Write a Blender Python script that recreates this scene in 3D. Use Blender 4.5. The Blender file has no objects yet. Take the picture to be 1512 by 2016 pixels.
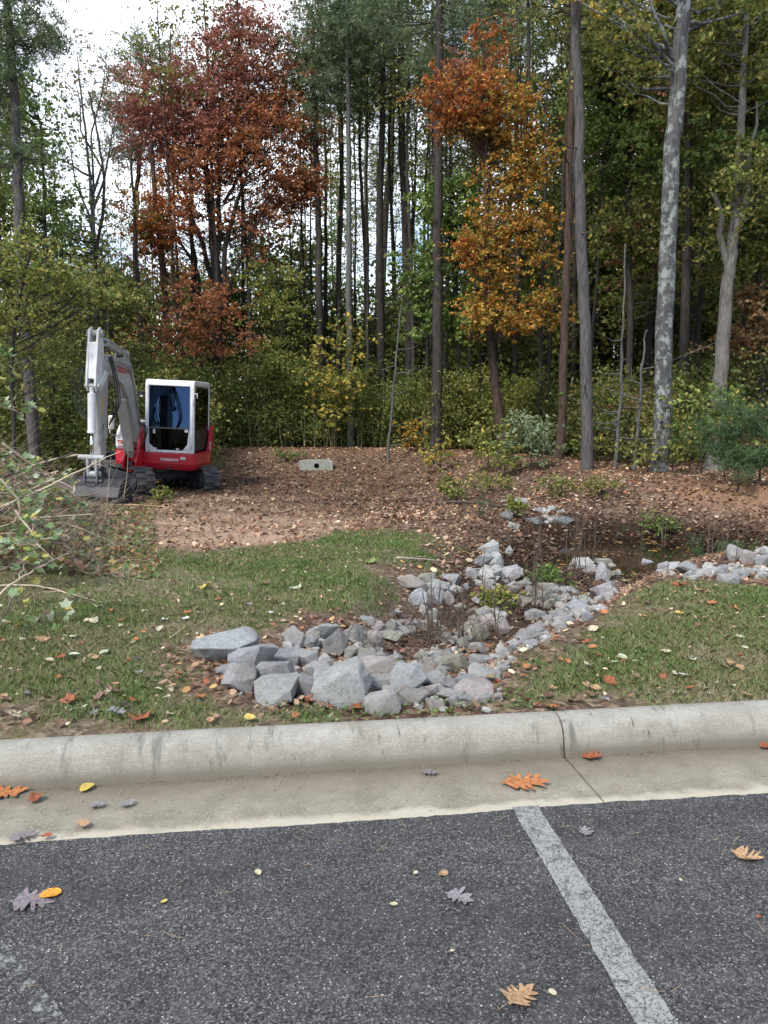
import bpy, bmesh, math, random
import numpy as np
from mathutils import Vector, Matrix

# ------------------------------------------------------------------ camera, sky, sun, exposure
scene = bpy.context.scene
COL = scene.collection
R = math.radians
F_PX, CX, CY = 1515.0, 756.0, 1008.0
CAM_H, PITCH = 1.6, R(8.0)
cam_d = bpy.data.cameras.new("camera")
cam_d.sensor_fit = 'VERTICAL'; cam_d.sensor_height = 24.0
cam_d.lens = 24.0 * F_PX / 2016.0
cam_d.clip_start = 0.05; cam_d.clip_end = 3000
cam = bpy.data.objects.new("camera", cam_d); COL.objects.link(cam)
cam.location = (0, 0, CAM_H); cam.rotation_euler = (R(90) - PITCH, 0, 0)
scene.camera = cam

SUN_EL, SUN_AZ = R(48), R(215)          # azimuth measured from +Y towards +X
world = bpy.data.worlds.new("World"); scene.world = world; world.use_nodes = True
nt = world.node_tree; nt.nodes.clear()
wo = nt.nodes.new('ShaderNodeOutputWorld'); wb = nt.nodes.new('ShaderNodeBackground')
sky = nt.nodes.new('ShaderNodeTexSky'); sky.sky_type = 'NISHITA'; sky.sun_disc = False
sky.sun_elevation = SUN_EL; sky.sun_rotation = SUN_AZ; sky.air_density = 1.0; sky.dust_density = 1.0
tc = nt.nodes.new('ShaderNodeTexCoord')
mp = nt.nodes.new('ShaderNodeMapping'); mp.inputs['Scale'].default_value = (1, 1, 2.2)
mp.inputs['Location'].default_value = (0.3, 0.9, 0.2)
ns = nt.nodes.new('ShaderNodeTexNoise'); ns.inputs['Scale'].default_value = 2.6
ns.inputs['Detail'].default_value = 7; ns.inputs['Roughness'].default_value = 0.55
sep = nt.nodes.new('ShaderNodeSeparateXYZ')
ad = nt.nodes.new('ShaderNodeMath'); ad.operation = 'MULTIPLY_ADD'; ad.inputs[1].default_value = 0.07
rmp = nt.nodes.new('ShaderNodeValToRGB')
rmp.color_ramp.elements[0].position = 0.44; rmp.color_ramp.elements[1].position = 0.64
mixc = nt.nodes.new('ShaderNodeMixRGB'); mixc.inputs[2].default_value = (11.0, 11.6, 12.6, 1)
L = nt.links.new
L(tc.outputs['Generated'], mp.inputs[0]); L(mp.outputs[0], ns.inputs['Vector'])
L(tc.outputs['Generated'], sep.inputs[0]); L(sep.outputs['Y'], ad.inputs[0]); L(ns.outputs['Fac'], ad.inputs[2])
L(ad.outputs[0], rmp.inputs[0]); L(rmp.outputs[0], mixc.inputs[0]); L(sky.outputs[0], mixc.inputs[1])
L(mixc.outputs[0], wb.inputs[0]); wb.inputs[1].default_value = 0.12
L(wb.outputs[0], wo.inputs[0])

sd = bpy.data.lights.new("sun", 'SUN'); sd.energy = 2.4; sd.angle = R(9); sd.color = (1.0, 0.95, 0.88)
sun = bpy.data.objects.new("sun", sd); COL.objects.link(sun)
_d = Vector((math.sin(SUN_AZ) * math.cos(SUN_EL), math.cos(SUN_AZ) * math.cos(SUN_EL), math.sin(SUN_EL)))
sun.rotation_euler = (-_d).to_track_quat('-Z', 'Y').to_euler(); sun.location = _d * 50

scene.view_settings.view_transform = 'Standard'; scene.view_settings.look = 'None'
scene.view_settings.gamma = 1.0; scene.view_settings.exposure = 0.75
scene.render.engine = 'CYCLES'
scene.cycles.max_bounces = 6; scene.cycles.diffuse_bounces = 3; scene.cycles.transparent_max_bounces = 8
scene.cycles.transmission_bounces = 4; scene.cycles.glossy_bounces = 3

# ------------------------------------------------------------------ pixel <-> world helpers
CP, SP = math.cos(PITCH), math.sin(PITCH)
def ray(px, py):
    u = (px - CX) / F_PX; v = -(py - CY) / F_PX
    return np.array([u, CP + v * SP, -SP + v * CP])
def atY(px, py, Y):
    d = ray(px, py); t = Y / d[1]
    return Vector((d[0] * t, Y, CAM_H + d[2] * t))
def sstep(a, b, x):
    t = np.clip((x - a) / (b - a), 0, 1); return t * t * (3 - 2 * t)

# ------------------------------------------------------------------ terrain height
CA = R(7.3); CU = (math.cos(CA), math.sin(CA)); CN = (-math.sin(CA), math.cos(CA)); D0 = 2.787
CREST = np.array([(-40, 26), (-12, 24.6), (-5.2, 24), (0.7, 24), (2.2, 22.8), (3.3, 21.0), (4.0, 18.6), (4.7, 16.4), (5.5, 14.3), (6.5, 12.6), (9, 10.6), (13, 9), (40, 6)], float)
CH = [(-0.35, 4.55, .6, -.02), (0.2, 4.95, .8, -.2), (0.95, 6.6, 1.15, -.42), (1.8, 8.5, 1.5, -.55), (2.9, 10.4, 2.0, -.68), (4.1, 11.4, 2.7, -.86), (6.2, 10.0, 2.7, -.7), (9, 8.4, 2.7, -.6)]
def seg_d(x, y, ax, ay, bx, by):
    dx, dy = bx - ax, by - ay; t = np.clip(((x - ax) * dx + (y - ay) * dy) / (dx * dx + dy * dy), 0, 1)
    return np.hypot(x - ax - t * dx, y - ay - t * dy), t, (dx * (y - ay) - dy * (x - ax))
def curb_d(x, y): return x * CN[0] + y * CN[1] - D0
def fnoise(x, y, s=1.0, o=0.0):
    x = x * s + o; y = y * s - o * 1.7
    return (np.sin(x * 1.7 + 1.3 * np.sin(y * 1.1)) * np.cos(y * 1.9 + 1.1 * np.sin(x * 0.9 + 2)) +
            0.5 * np.sin(x * 3.9 + 2 * np.sin(y * 2.7 + 1)) * np.cos(y * 4.3 + 1.7 * np.sin(x * 3.1)) +
            0.25 * np.sin(x * 9.1 + 2 * np.sin(y * 7.3)) * np.cos(y * 8.7 + 2 * np.sin(x * 8.3 + 1))) / 1.75
def g(x, y):
    x = np.asarray(x, float); y = np.asarray(y, float)
    d = curb_d(x, y) - 0.63
    z = np.interp(d, [0, 2, 5, 8, 12, 17, 22], [.125, .07, -.06, -.2, -.38, -.42, -.42])
    z = z + sstep(0.3, 1.5, d) * (fnoise(x, y, .5) * .03 + fnoise(x, y, 2.3, 5) * .012)
    # berm
    best = np.full(x.shape, 1e9); sg = np.zeros(x.shape)
    for i in range(len(CREST) - 1):
        dd, t, c = seg_d(x, y, *CREST[i], *CREST[i + 1])
        m = dd < best; best = np.where(m, dd, best); sg = np.where(m, c, sg)
    inside = sg < 0
    wcr = np.exp(-(best / 1.9) ** 2)
    zi = z + (0.2 - z) * wcr
    zo = 0.2 - 0.2 * sstep(0.3, 3, best) + 0.02 * fnoise(x, y, .4)
    z = np.where(inside, zi, zo)
    # channel and pool
    wmax = np.zeros(x.shape); fl = np.zeros(x.shape); 
    for i in range(len(CH) - 1):
        a, b = CH[i], CH[i + 1]
        dd, t, c = seg_d(x, y, a[0], a[1], b[0], b[1])
        r = a[2] + (b[2] - a[2]) * t; f = a[3] + (b[3] - a[3]) * t
        w = sstep(0, 1, 1.25 * (1 - dd / (r * 1.15)))
        m = w > wmax; fl = np.where(m, f, fl); wmax = np.maximum(w, wmax)
    z = np.where(inside, z + (fl + fnoise(x, y, 1.6, 3) * .05 - z) * wmax, z)
    # mound of cut brush at the left edge
    z = z + 0.28 * np.exp(-(((x + 5.6) / 1.3) ** 2 + ((y - 11.0) / 2.2) ** 2))
    z = np.where(d < 0, .125 - sstep(0, .1, -d) * .3, z)
    return z
def hit(px, py, dz=0.0):
    d = ray(px, py); t = np.concatenate([np.arange(2.0, 12, .01), np.arange(12, 60, .03)])
    X = d[0] * t; Y = d[1] * t; Z = CAM_H + d[2] * t
    gz = np.where(curb_d(X, Y) < .63, .0, g(X, Y)) + dz
    k = np.argmax(Z < gz)
    if Z[k] >= gz[k]: k = len(t) - 1
    return Vector((X[k], Y[k], float(gz[k])))
def scale_at(p):                      # photo pixels per metre at a world point
    return F_PX / (p[1] * CP - (p[2] - CAM_H) * SP)

# ------------------------------------------------------------------ materials
MATS = {}
def newmat(name):
    m = bpy.data.materials.new(name); m.use_nodes = True; n = m.node_tree; b = n.nodes['Principled BSDF']; MATS[name] = m
    return m, n, b
def nd(n, t, **kw):
    x = n.nodes.new('ShaderNode' + t)
    for k, v in kw.items():
        if k.startswith('i_'):
            key = k[2:].replace('_', ' ')
            x.inputs[key].default_value = v
        else: setattr(x, k, v)
    return x
def ramp(n, fac, stops, interp='LINEAR'):
    r = n.nodes.new('ShaderNodeValToRGB'); cr = r.color_ramp; cr.interpolation = interp
    while len(cr.elements) < len(stops): cr.elements.new(0.5)
    for e, (p, c) in zip(cr.elements, stops):
        e.position = p; e.color = (c, c, c, 1) if isinstance(c, (int, float)) else (*c[:3], 1)
    n.links.new(fac, r.inputs[0]); return r.outputs[0]
def mix(n, fac, a, b, mode='MIX'):
    x = n.nodes.new('ShaderNodeMixRGB'); x.blend_type = mode
    for s, v in ((0, fac), (1, a), (2, b)):
        if hasattr(v, 'is_linked') or isinstance(v, bpy.types.NodeSocket): n.links.new(v, x.inputs[s])
        elif isinstance(v, (int, float)): x.inputs[s].default_value = v if s == 0 else (v, v, v, 1)
        else: x.inputs[s].default_value = (*v[:3], 1)
    return x.outputs[0]
def noise(n, vec, scale, detail=4, rough=.55, dist=0.0):
    x = nd(n, 'TexNoise'); x.inputs['Scale'].default_value = scale; x.inputs['Detail'].default_value = detail
    x.inputs['Roughness'].default_value = rough; x.inputs['Distortion'].default_value = dist
    if vec is not None: n.links.new(vec, x.inputs['Vector'])
    return x.outputs['Fac']
def voro(n, vec, scale, out='Distance', feature='F1'):
    x = nd(n, 'TexVoronoi'); x.feature = feature; x.inputs['Scale'].default_value = scale
    if vec is not None: n.links.new(vec, x.inputs['Vector'])
    return x.outputs[out]
def coord(n, kind='Object', scale=None, rot=None):
    t = nd(n, 'TexCoord'); o = t.outputs[kind]
    if scale or rot:
        m = nd(n, 'Mapping'); n.links.new(o, m.inputs[0])
        if scale: m.inputs['Scale'].default_value = scale
        if rot: m.inputs['Rotation'].default_value = rot
        o = m.outputs[0]
    return o
def bump(n, b, h, strength=.5, dist=.01):
    x = nd(n, 'Bump'); x.inputs['Strength'].default_value = strength; x.inputs['Distance'].default_value = dist
    n.links.new(h, x.inputs['Height']); n.links.new(x.outputs[0], b.inputs['Normal'])

def simple(name, col, rough=.5, metal=0.0, var=.12, scale=6, bumps=0.0, spec=.5, dirt=None):
    m, n, b = newmat(name); co = coord(n)
    f = noise(n, co, scale, 5)
    c = mix(n, f, tuple(v * (1 - var) for v in col), tuple(min(1, v * (1 + var)) for v in col))
    if dirt:
        f2 = ramp(n, noise(n, co, scale * .7 + 1, 6, .65), [(.45, 0), (.7, dirt[1])])
        c = mix(n, f2, c, dirt[0])
    n.links.new(c, b.inputs['Base Color']); b.inputs['Roughness'].default_value = rough; b.inputs['Metallic'].default_value = metal
    b.inputs['Specular IOR Level'].default_value = spec
    if bumps: bump(n, b, noise(n, co, scale * 8, 4), bumps, .01)
    return m

def leafmat(name, transl=.35, rough=.55, mul=1.0):
    m = bpy.data.materials.new(name); m.use_nodes = True; n = m.node_tree; b = n.nodes['Principled BSDF']; MATS[name] = m
    a = nd(n, 'Attribute'); a.attribute_name = 'Col'
    n.links.new(a.outputs['Color'], b.inputs['Base Color']); b.inputs['Roughness'].default_value = rough
    b.inputs['Specular IOR Level'].default_value = .3
    tr = nd(n, 'BsdfTranslucent'); n.links.new(a.outputs['Color'], tr.inputs[0])
    mx = nd(n, 'MixShader'); mx.inputs[0].default_value = transl
    n.links.new(b.outputs[0], mx.inputs[1]); n.links.new(tr.outputs[0], mx.inputs[2])
    n.links.new(mx.outputs[0], n.nodes['Material Output'].inputs[0])
    return m

def barkmat(name, c1, c2, lichen=None, plates=14):
    m, n, b = newmat(name); co = coord(n, 'Object', scale=(1, 1, .16))
    f = noise(n, co, plates * 1.3, 7, .75, .6); f0 = noise(n, coord(n, 'Object', scale=(1, 1, .5)), 3, 5, .6); v = voro(n, co, plates * 1.4, 'Distance')
    c = mix(n, ramp(n, f, [(.32, 0), (.62, 1)]), tuple(x * .55 for x in c1), c2); c = mix(n, ramp(n, f0, [(.35, 0), (.7, .6)]), c, c1)
    c = mix(n, ramp(n, v, [(.45, 0), (.8, .5)]), c, tuple(x * .4 for x in c1))
    if lichen:
        lc = coord(n, 'Object', scale=(1, 1, .8)); lf = noise(n, lc, 5.0, 9, .78)
        lm = ramp(n, lf, [(lichen[1], 0), (lichen[1] + .06, .62)])
        c = mix(n, lm, c, mix(n, noise(n, lc, 30), tuple(x * .55 for x in lichen[0]), lichen[0]))
    n.links.new(c, b.inputs['Base Color']); b.inputs['Roughness'].default_value = .9; b.inputs['Specular IOR Level'].default_value = .15
    bump(n, b, f, .9, .03)
    return m

# ------------------------------------------------------------------ object helpers
def tag(o, label=None, cat=None, group=None, kind=None):
    if label: o['label'] = label
    if cat: o['category'] = cat
    if group: o['group'] = group
    if kind: o['kind'] = kind
    return o
def empty(name, loc=(0, 0, 0), rz=0, parent=None):
    o = bpy.data.objects.new(name, None); COL.objects.link(o); o.location = loc; o.rotation_euler = (0, 0, rz)
    o.empty_display_size = .2
    if parent: o.parent = parent
    return o
def link(name, me, mat=None, parent=None, smooth=False):
    o = bpy.data.objects.new(name, me); COL.objects.link(o)
    if mat is not None and len(me.materials) == 0: me.materials.append(mat)
    if parent is not None: o.parent = parent
    if smooth: me.polygons.foreach_set('use_smooth', [True] * len(me.polygons))
    return o
def np_mesh(name, verts, faces, cols=None):
    """faces: (n,k) int array; cols: (n,3) per-face colour"""
    me = bpy.data.meshes.new(name); verts = np.asarray(verts, np.float32); faces = np.asarray(faces, np.int32)
    n, k = faces.shape
    me.vertices.add(len(verts)); me.vertices.foreach_set('co', verts.ravel())
    me.loops.add(n * k); me.loops.foreach_set('vertex_index', faces.ravel())
    me.polygons.add(n); me.polygons.foreach_set('loop_start', np.arange(0, n * k, k, dtype=np.int32))
    try: me.polygons.foreach_set('loop_total', np.full(n, k, np.int32))
    except Exception: pass
    if cols is not None:
        a = me.attributes.new('Col', 'FLOAT_COLOR', 'CORNER')
        c4 = np.ones((n, 4), np.float32); c4[:, :3] = cols
        a.data.foreach_set('color', np.repeat(c4, k, axis=0).ravel())
    me.update(calc_edges=True); me.validate()
    return me

class MB:
    def __init__(s): s.v = []; s.f = []
    def add(s, vs, fs, M=None):
        o = len(s.v)
        for p in vs:
            p = Vector(p); s.v.append(M @ p if M is not None else p)
        s.f += [[i + o for i in f] for f in fs]; return s
    def box(s, c, d, rot=None, taper=(1, 1)):
        x, y, z = d[0] / 2, d[1] / 2, d[2] / 2; tx, ty = taper
        vs = [(-x, -y, -z), (x, -y, -z), (x, y, -z), (-x, y, -z), (-x * tx, -y * ty, z), (x * tx, -y * ty, z), (x * tx, y * ty, z), (-x * tx, y * ty, z)]
        M = Matrix.Translation(Vector(c))
        if rot is not None: M = M @ rot.to_4x4()
        return s.add(vs, [[3, 2, 1, 0], [4, 5, 6, 7], [0, 1, 5, 4], [1, 2, 6, 5], [2, 3, 7, 6], [3, 0, 4, 7]], M)
    def tube(s, pts, rad, n=8, cap=True):
        pts = [Vector(p) for p in pts]; k = len(pts)
        if not hasattr(rad, '__len__'): rad = [rad] * k
        o = len(s.v); t0 = (pts[1] - pts[0]).normalized()
        a = t0.cross(Vector((0, 0, 1)) if abs(t0.z) < .9 else Vector((1, 0, 0))).normalized()
        for i, p in enumerate(pts):
            t = (pts[min(i + 1, k - 1)] - pts[max(i - 1, 0)]).normalized()
            a = a - t * a.dot(t); a.normalize(); b = t.cross(a)
            for j in range(n):
                w = 2 * math.pi * j / n; s.v.append(p + (a * math.cos(w) + b * math.sin(w)) * rad[i])
        for i in range(k - 1):
            for j in range(n):
                q = (j + 1) % n; s.f.append([o + i * n + j, o + i * n + q, o + (i + 1) * n + q, o + (i + 1) * n + j])
        if cap: s.f.append([o + j for j in range(n)][::-1]); s.f.append([o + (k - 1) * n + j for j in range(n)])
        return s
    def cyl(s, a, b, r, r2=None, n=16): return s.tube([a, b], [r, r if r2 is None else r2], n)
    def prism(s, poly, axis, lo, hi):
        """poly: 2-D outline; axis 'x': (y,z) outline extruded along x, etc."""
        def P(u, v, w): return (w, u, v) if axis == 'x' else ((u, w, v) if axis == 'y' else (u, v, w))
        n = len(poly); vs = [P(u, v, lo) for u, v in poly] + [P(u, v, hi) for u, v in poly]
        fs = [list(range(n))[::-1], [n + i for i in range(n)]] + [[i, (i + 1) % n, n + (i + 1) % n, n + i] for i in range(n)]
        return s.add(vs, fs)
    def build(s, name, mat, parent=None, smooth=False, bev=0, seg=2, fix=True):
        me = bpy.data.meshes.new(name); me.from_pydata([tuple(v) for v in s.v], [], s.f)
        if fix:
            bm = bmesh.new(); bm.from_mesh(me); bmesh.ops.recalc_face_normals(bm, faces=bm.faces[:]); bm.to_mesh(me); bm.free()
        me.update(); o = link(name, me, mat, parent, smooth)
        if bev:
            m = o.modifiers.new('bevel', 'BEVEL'); m.width = bev; m.segments = seg; m.limit_method = 'ANGLE'; m.angle_limit = R(35)
            for p in me.polygons: p.use_smooth = False
        return o

rngG = np.random.default_rng(11)
def leaf_arrays(rng, C, size, pal, asp=.6, up=.3, jit=.25, palw=None, N=None):
    """kite-shaped leaf quads at centres C; returns verts, faces, cols"""
    n = len(C); size = np.broadcast_to(size, n) * rng.uniform(.7, 1.3, n)
    nr = rng.normal(size=(n, 3)); nr[:, 2] += up * 3 * np.sign(rng.uniform(-.2, 1, n)); nr /= np.linalg.norm(nr, axis=1)[:, None]
    if N is not None: nr = nr * .45 + N; nr /= np.linalg.norm(nr, axis=1)[:, None]
    a = np.cross(nr, rng.normal(size=(n, 3))); a /= np.linalg.norm(a, axis=1)[:, None] + 1e-9
    b = np.cross(nr, a)
    h = size[:, None] * .5; w = h * asp
    fold = nr * h * rng.uniform(-.25, .25, (n, 1))
    V = np.stack([C - a * h, C + b * w + fold, C + a * h, C - b * w + fold], 1).reshape(-1, 3)
    Fc = np.arange(n * 4).reshape(n, 4)
    pal = np.asarray(pal, float); idx = rng.choice(len(pal), n, p=palw)
    cols = pal[idx] * rng.uniform(1 - jit, 1 + jit, (n, 1)) * rng.uniform(.9, 1.1, (n, 3))
    return V, Fc, np.clip(cols, 0, .9)
def cat_leaf(parts):
    V = []; Fc = []; Cc = []; o = 0
    for v, f, c in parts:
        V.append(v); Fc.append(f + o); Cc.append(c); o += len(v)
    return np.concatenate(V), np.concatenate(Fc), np.concatenate(Cc)
def poly_sd(x, y, P):
    """signed distance to polygon, + inside"""
    P = np.asarray(P, float); best = np.full(x.shape, 1e9); ins = np.zeros(x.shape, bool); n = len(P)
    for i in range(n):
        a = P[i]; b = P[(i + 1) % n]
        d, t, c = seg_d(x, y, a[0], a[1], b[0], b[1]); best = np.minimum(best, d)
        cond = (a[1] > y) != (b[1] > y)
        with np.errstate(divide='ignore', invalid='ignore'):
            xi = (b[0] - a[0]) * (y - a[1]) / (b[1] - a[1] + 1e-12) + a[0]
        ins ^= cond & (x < xi)
    return np.where(ins, best, -best)
# ================================================================== GROUND
W_lawn1 = [(-300, 1115), (0, 1112), (180, 1088), (330, 1082), (420, 1086), (600, 1066), (650, 1042), (810, 1046), (900, 1080), (880, 1112), (790, 1128), (745, 1185), (690, 1212), (570, 1235), (450, 1255), (385, 1330), (450, 1390), (700, 1400), (700, 1412), (-300, 1440)]
W_lawn2 = [(960, 1402), (975, 1350), (1015, 1300), (1110, 1245), (1235, 1172), (1310, 1142), (1420, 1150), (1700, 1165), (1900, 1400)]
W_bare = [(120, 1050), (230, 995), (430, 978), (600, 990), (700, 1035), (640, 1062), (520, 1080), (300, 1088), (150, 1090)]
def wpoly(P): return [tuple(hit(x, y)[:2]) for x, y in P]
PL1, PL2, PB = wpoly(W_lawn1), wpoly(W_lawn2), wpoly(W_bare)
PL1[0] = (-9, 8.5); PL1[-1] = (-9, 2.5); PL2[-1] = (9, 4); PL2[-2] = (9, 6.2)
def masks(x, y, full=False):
    nz = fnoise(x, y, 1.1, 2) * .35 + fnoise(x, y, 3.7, 7) * .18
    gr = np.maximum(poly_sd(x, y, PL1), poly_sd(x, y, PL2)) + nz
    gm = sstep(-.15, .35, gr)
    lawn = gm; gm = gm * (1 - .55 * sstep(.05, .7, fnoise(x, y, .9, 12) + .3 * fnoise(x, y, 4, 1)))
    bare = sstep(-1.1, .9, poly_sd(x, y, PB) + nz * 1.3) * (.85 + .4 * fnoise(x, y, 1.3, 9))
    best = np.full(np.shape(x), 1e9)
    for i in range(len(CREST) - 1):
        dd, t, c = seg_d(x, y, *CREST[i], *CREST[i + 1]); best = np.minimum(best, dd)
    straw = sstep(.9, .0, best + nz * 1.6) * .8 
    return np.clip(lawn if full else gm, 0, 1), np.clip(bare, 0, 1), np.clip(straw, 0, 1)

def ground_material():
    m, n, b = newmat('ground_soil'); co = coord(n)
    at = nd(n, 'Attribute'); at.attribute_name = 'Mask'
    sp = nd(n, 'SeparateColor'); n.links.new(at.outputs['Color'], sp.inputs[0])
    f1 = noise(n, co, 3.2, 8, .65); f2 = noise(n, co, 38, 6, .7); v = voro(n, co, 22, 'Color')
    vs = nd(n, 'SeparateColor'); n.links.new(v, vs.inputs[0])
    lit = ramp(n, vs.outputs[0], [(.0, (.04, .028, .022)), (.25, (.09, .06, .045)), (.5, (.15, .10, .075)), (.75, (.22, .155, .115)), (.97, (.36, .28, .2))])
    lit = mix(n, ramp(n, f2, [(.35, .5), (.6, 0)]), lit, (.04, .027, .02))
    lit = mix(n, ramp(n, f1, [(.4, 0), (.7, .6)]), lit, (.16, .09, .06))
    th = mix(n, ramp(n, f2, [(.35, 0), (.7, 1)]), (.09, .08, .045), (.31, .265, .18))
    th = mix(n, ramp(n, f1, [(.45, 0), (.62, 1)]), th, (.10, .12, .045))
    ba = mix(n, ramp(n, f2, [(.3, 0), (.7, 1)]), (.26, .17, .12), (.52, .38, .275))
    st = mix(n, ramp(n, noise(n, coord(n, 'Object', scale=(1, 1, 1)), 60, 5, .8), [(.35, 0), (.65, 1)]), (.12, .07, .045), (.40, .24, .15))
    c = mix(n, sp.outputs[1], lit, ba); c = mix(n, sp.outputs[2], c, st); c = mix(n, sp.outputs[0], c, th)
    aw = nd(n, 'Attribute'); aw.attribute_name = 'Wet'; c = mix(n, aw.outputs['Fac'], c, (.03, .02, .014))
    n.links.new(c, b.inputs['Base Color']); b.inputs['Roughness'].default_value = .95; b.inputs['Specular IOR Level'].default_value = .1
    h = mix(n, .5, f2, voro(n, co, 30)); bump(n, b, h, .9, .03)
    return m
def axis_coords(lo, hi, step, far, grow=1.18):
    c = list(np.arange(lo, hi, step)); s = step; x = c[-1]
    while x < far[1]: s *= grow; x += s; c.append(x)
    s = step; x = c[0]; pre = []
    while x > far[0]: s *= grow; x -= s; pre.append(x)
    return np.array(pre[::-1] + c)
xs = axis_coords(-8.5, 8.5, .05, (-400, 400)); ys = axis_coords(2.2, 17, .05, (-60, 500), 1.06)
GX, GY = np.meshgrid(xs, ys); GZ = g(GX, GY)
far = np.hypot(GX, GY) > 60
GZ = np.where(GY < 1.5, -.3, GZ)
V = np.stack([GX, GY, GZ], -1).reshape(-1, 3); nx, ny = len(xs), len(ys)
ii = np.arange(nx * ny).reshape(ny, nx)
Fq = np.stack([ii[:-1, :-1], ii[:-1, 1:], ii[1:, 1:], ii[1:, :-1]], -1).reshape(-1, 4)
me = np_mesh('ground', V, Fq)
gm, ba, st = masks(GX, GY, True)
a = me.attributes.new('Mask', 'FLOAT_COLOR', 'POINT')
a.data.foreach_set('color', np.stack([gm, ba, st, np.ones_like(gm)], -1).astype(np.float32).ravel())
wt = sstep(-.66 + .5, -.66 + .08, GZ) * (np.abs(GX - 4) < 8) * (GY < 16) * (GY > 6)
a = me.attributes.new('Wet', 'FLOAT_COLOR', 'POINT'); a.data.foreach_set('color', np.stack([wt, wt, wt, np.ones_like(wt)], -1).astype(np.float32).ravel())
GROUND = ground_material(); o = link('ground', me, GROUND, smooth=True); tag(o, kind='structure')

# ---- parking lot, gutter and kerb (all in the kerb's own frame: s along, d across)
def KW(s, d, z): return (s * CU[0] + (d + D0) * CN[0], s * CU[1] + (d + D0) * CN[1], z)
def asphalt_mat(name, paint=0.0, wear=(.42, .62)):
    m, n, b = newmat(name); co = coord(n)
    big = noise(n, coord(n, 'Object', scale=(.5, 1.6, 1), rot=(0, 0, -CA)), 1.1, 6, .65); mid = noise(n, co, 7, 6, .65); fine = noise(n, co, 240, 3, .7)
    v1 = nd(n, 'TexVoronoi'); v1.inputs['Scale'].default_value = 130; v1.inputs['Randomness'].default_value = 1; n.links.new(co, v1.inputs[0])
    cs = nd(n, 'SeparateColor'); n.links.new(v1.outputs['Color'], cs.inputs[0])
    v2 = nd(n, 'TexVoronoi'); v2.inputs['Scale'].default_value = 190; n.links.new(co, v2.inputs[0])
    cs2 = nd(n, 'SeparateColor'); n.links.new(v2.outputs['Color'], cs2.inputs[0])
    base = ramp(n, cs2.outputs[0], [(0, (.010, .010, .010)), (.3, (.032, .031, .031)), (.65, (.066, .064, .064)), (.85, (.105, .102, .10)), (.97, (.18, .175, .17))])
    base = mix(n, ramp(n, big, [(.36, .55), (.55, 0)]), base, (.022, .022, .024))
    base = mix(n, ramp(n, mid, [(.45, 0), (.8, .35)]), base, (.11, .11, .115))
    dot = ramp(n, v1.outputs['Distance'], [(.28, 1), (.4, 0)]); sel = ramp(n, cs.outputs[1], [(.82, 0), (.96, 1)])
    dens = ramp(n, mid, [(.25, .5), (.6, 1)])
    mm = nd(n, 'Math', operation='MULTIPLY'); n.links.new(dot, mm.inputs[0]); n.links.new(sel, mm.inputs[1])
    m2 = nd(n, 'Math', operation='MULTIPLY'); n.links.new(mm.outputs[0], m2.inputs[0]); n.links.new(dens, m2.inputs[1])
    c = mix(n, m2.outputs[0], base, mix(n, cs.outputs[2], (.2, .2, .195), (.5, .49, .47)))
    if paint:
        pf = noise(n, co, 22, 8, .75); pl = ramp(n, mid, [(.3, paint), (.7, paint * .75)])
        pm = ramp(n, pf, [(wear[0], 0), (wear[1], 1)])
        x = nd(n, 'Math', operation='MULTIPLY'); n.links.new(pl, x.inputs[0]); n.links.new(pm, x.inputs[1])
        # pits between the stones stay bare
        y = ramp(n, cs2.outputs[1], [(.12, .25), (.3, 1)])
        z = nd(n, 'Math', operation='MULTIPLY'); n.links.new(x.outputs[0], z.inputs[0]); n.links.new(y, z.inputs[1])
        cr = voro(n, coord(n, 'Object'), 17, 'Distance', 'DISTANCE_TO_EDGE')
        z2 = nd(n, 'Math', operation='MULTIPLY'); n.links.new(z.outputs[0], z2.inputs[0]); n.links.new(ramp(n, cr, [(0, .35), (.035, 1)]), z2.inputs[1])
        c = mix(n, z2.outputs[0], c, (.36, .37, .36))
    n.links.new(c, b.inputs['Base Color']); b.inputs['Roughness'].default_value = .78; b.inputs['Specular IOR Level'].default_value = .35
    bump(n, b, mix(n, .4, cs2.outputs[0], v1.outputs['Distance']), .55, .004)
    return m
AS = asphalt_mat('asphalt')
def strip(s0, s1, prof, ds=.06, wob=0, seed=0):
    rs = np.random.default_rng(seed); S = np.arange(s0, s1 + 1e-6, ds) if (s1 - s0) / ds < 4000 else np.linspace(s0, s1, 400)
    vs = []
    for s in S:
        for (d, z) in prof: vs.append(KW(s, d, z))
    k = len(prof); fs = []
    for i in range(len(S) - 1):
        for j in range(k - 1): fs.append((i * k + j, (i + 1) * k + j, (i + 1) * k + j + 1, i * k + j + 1))
    return vs, fs
vs, fs = strip(-40, 40, [(-60, 0), (-5, 0), (.02, 0)], ds=1.0)
# ragged front edge of the asphalt against the gutter
me = bpy.data.meshes.new('parking_lot')
S = np.concatenate([np.linspace(-60, -4, 30), np.arange(-4, 4, .02), np.linspace(4, 60, 30)])
rs = np.random.default_rng(3); wob = np.cumsum(rs.normal(0, .0016, len(S))); wob -= np.linspace(wob[0], wob[-1], len(S)); wob = np.clip(wob, -.012, .012) + rs.normal(0, .0016, len(S))
vs = []; fs = []
for i, s in enumerate(S): vs += [KW(s, -80, 0.0), KW(s, -.04, 0.0), KW(s, .0 + wob[i], 0.0), KW(s, .004 + wob[i], -.03)]
for i in range(len(S) - 1):
    for j in range(3): fs.append((i * 4 + j, (i + 1) * 4 + j, (i + 1) * 4 + j + 1, i * 4 + j + 1))
me.from_pydata(vs, [], fs); o = link('parking_lot', me, AS); tag(o, kind='structure')

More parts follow.
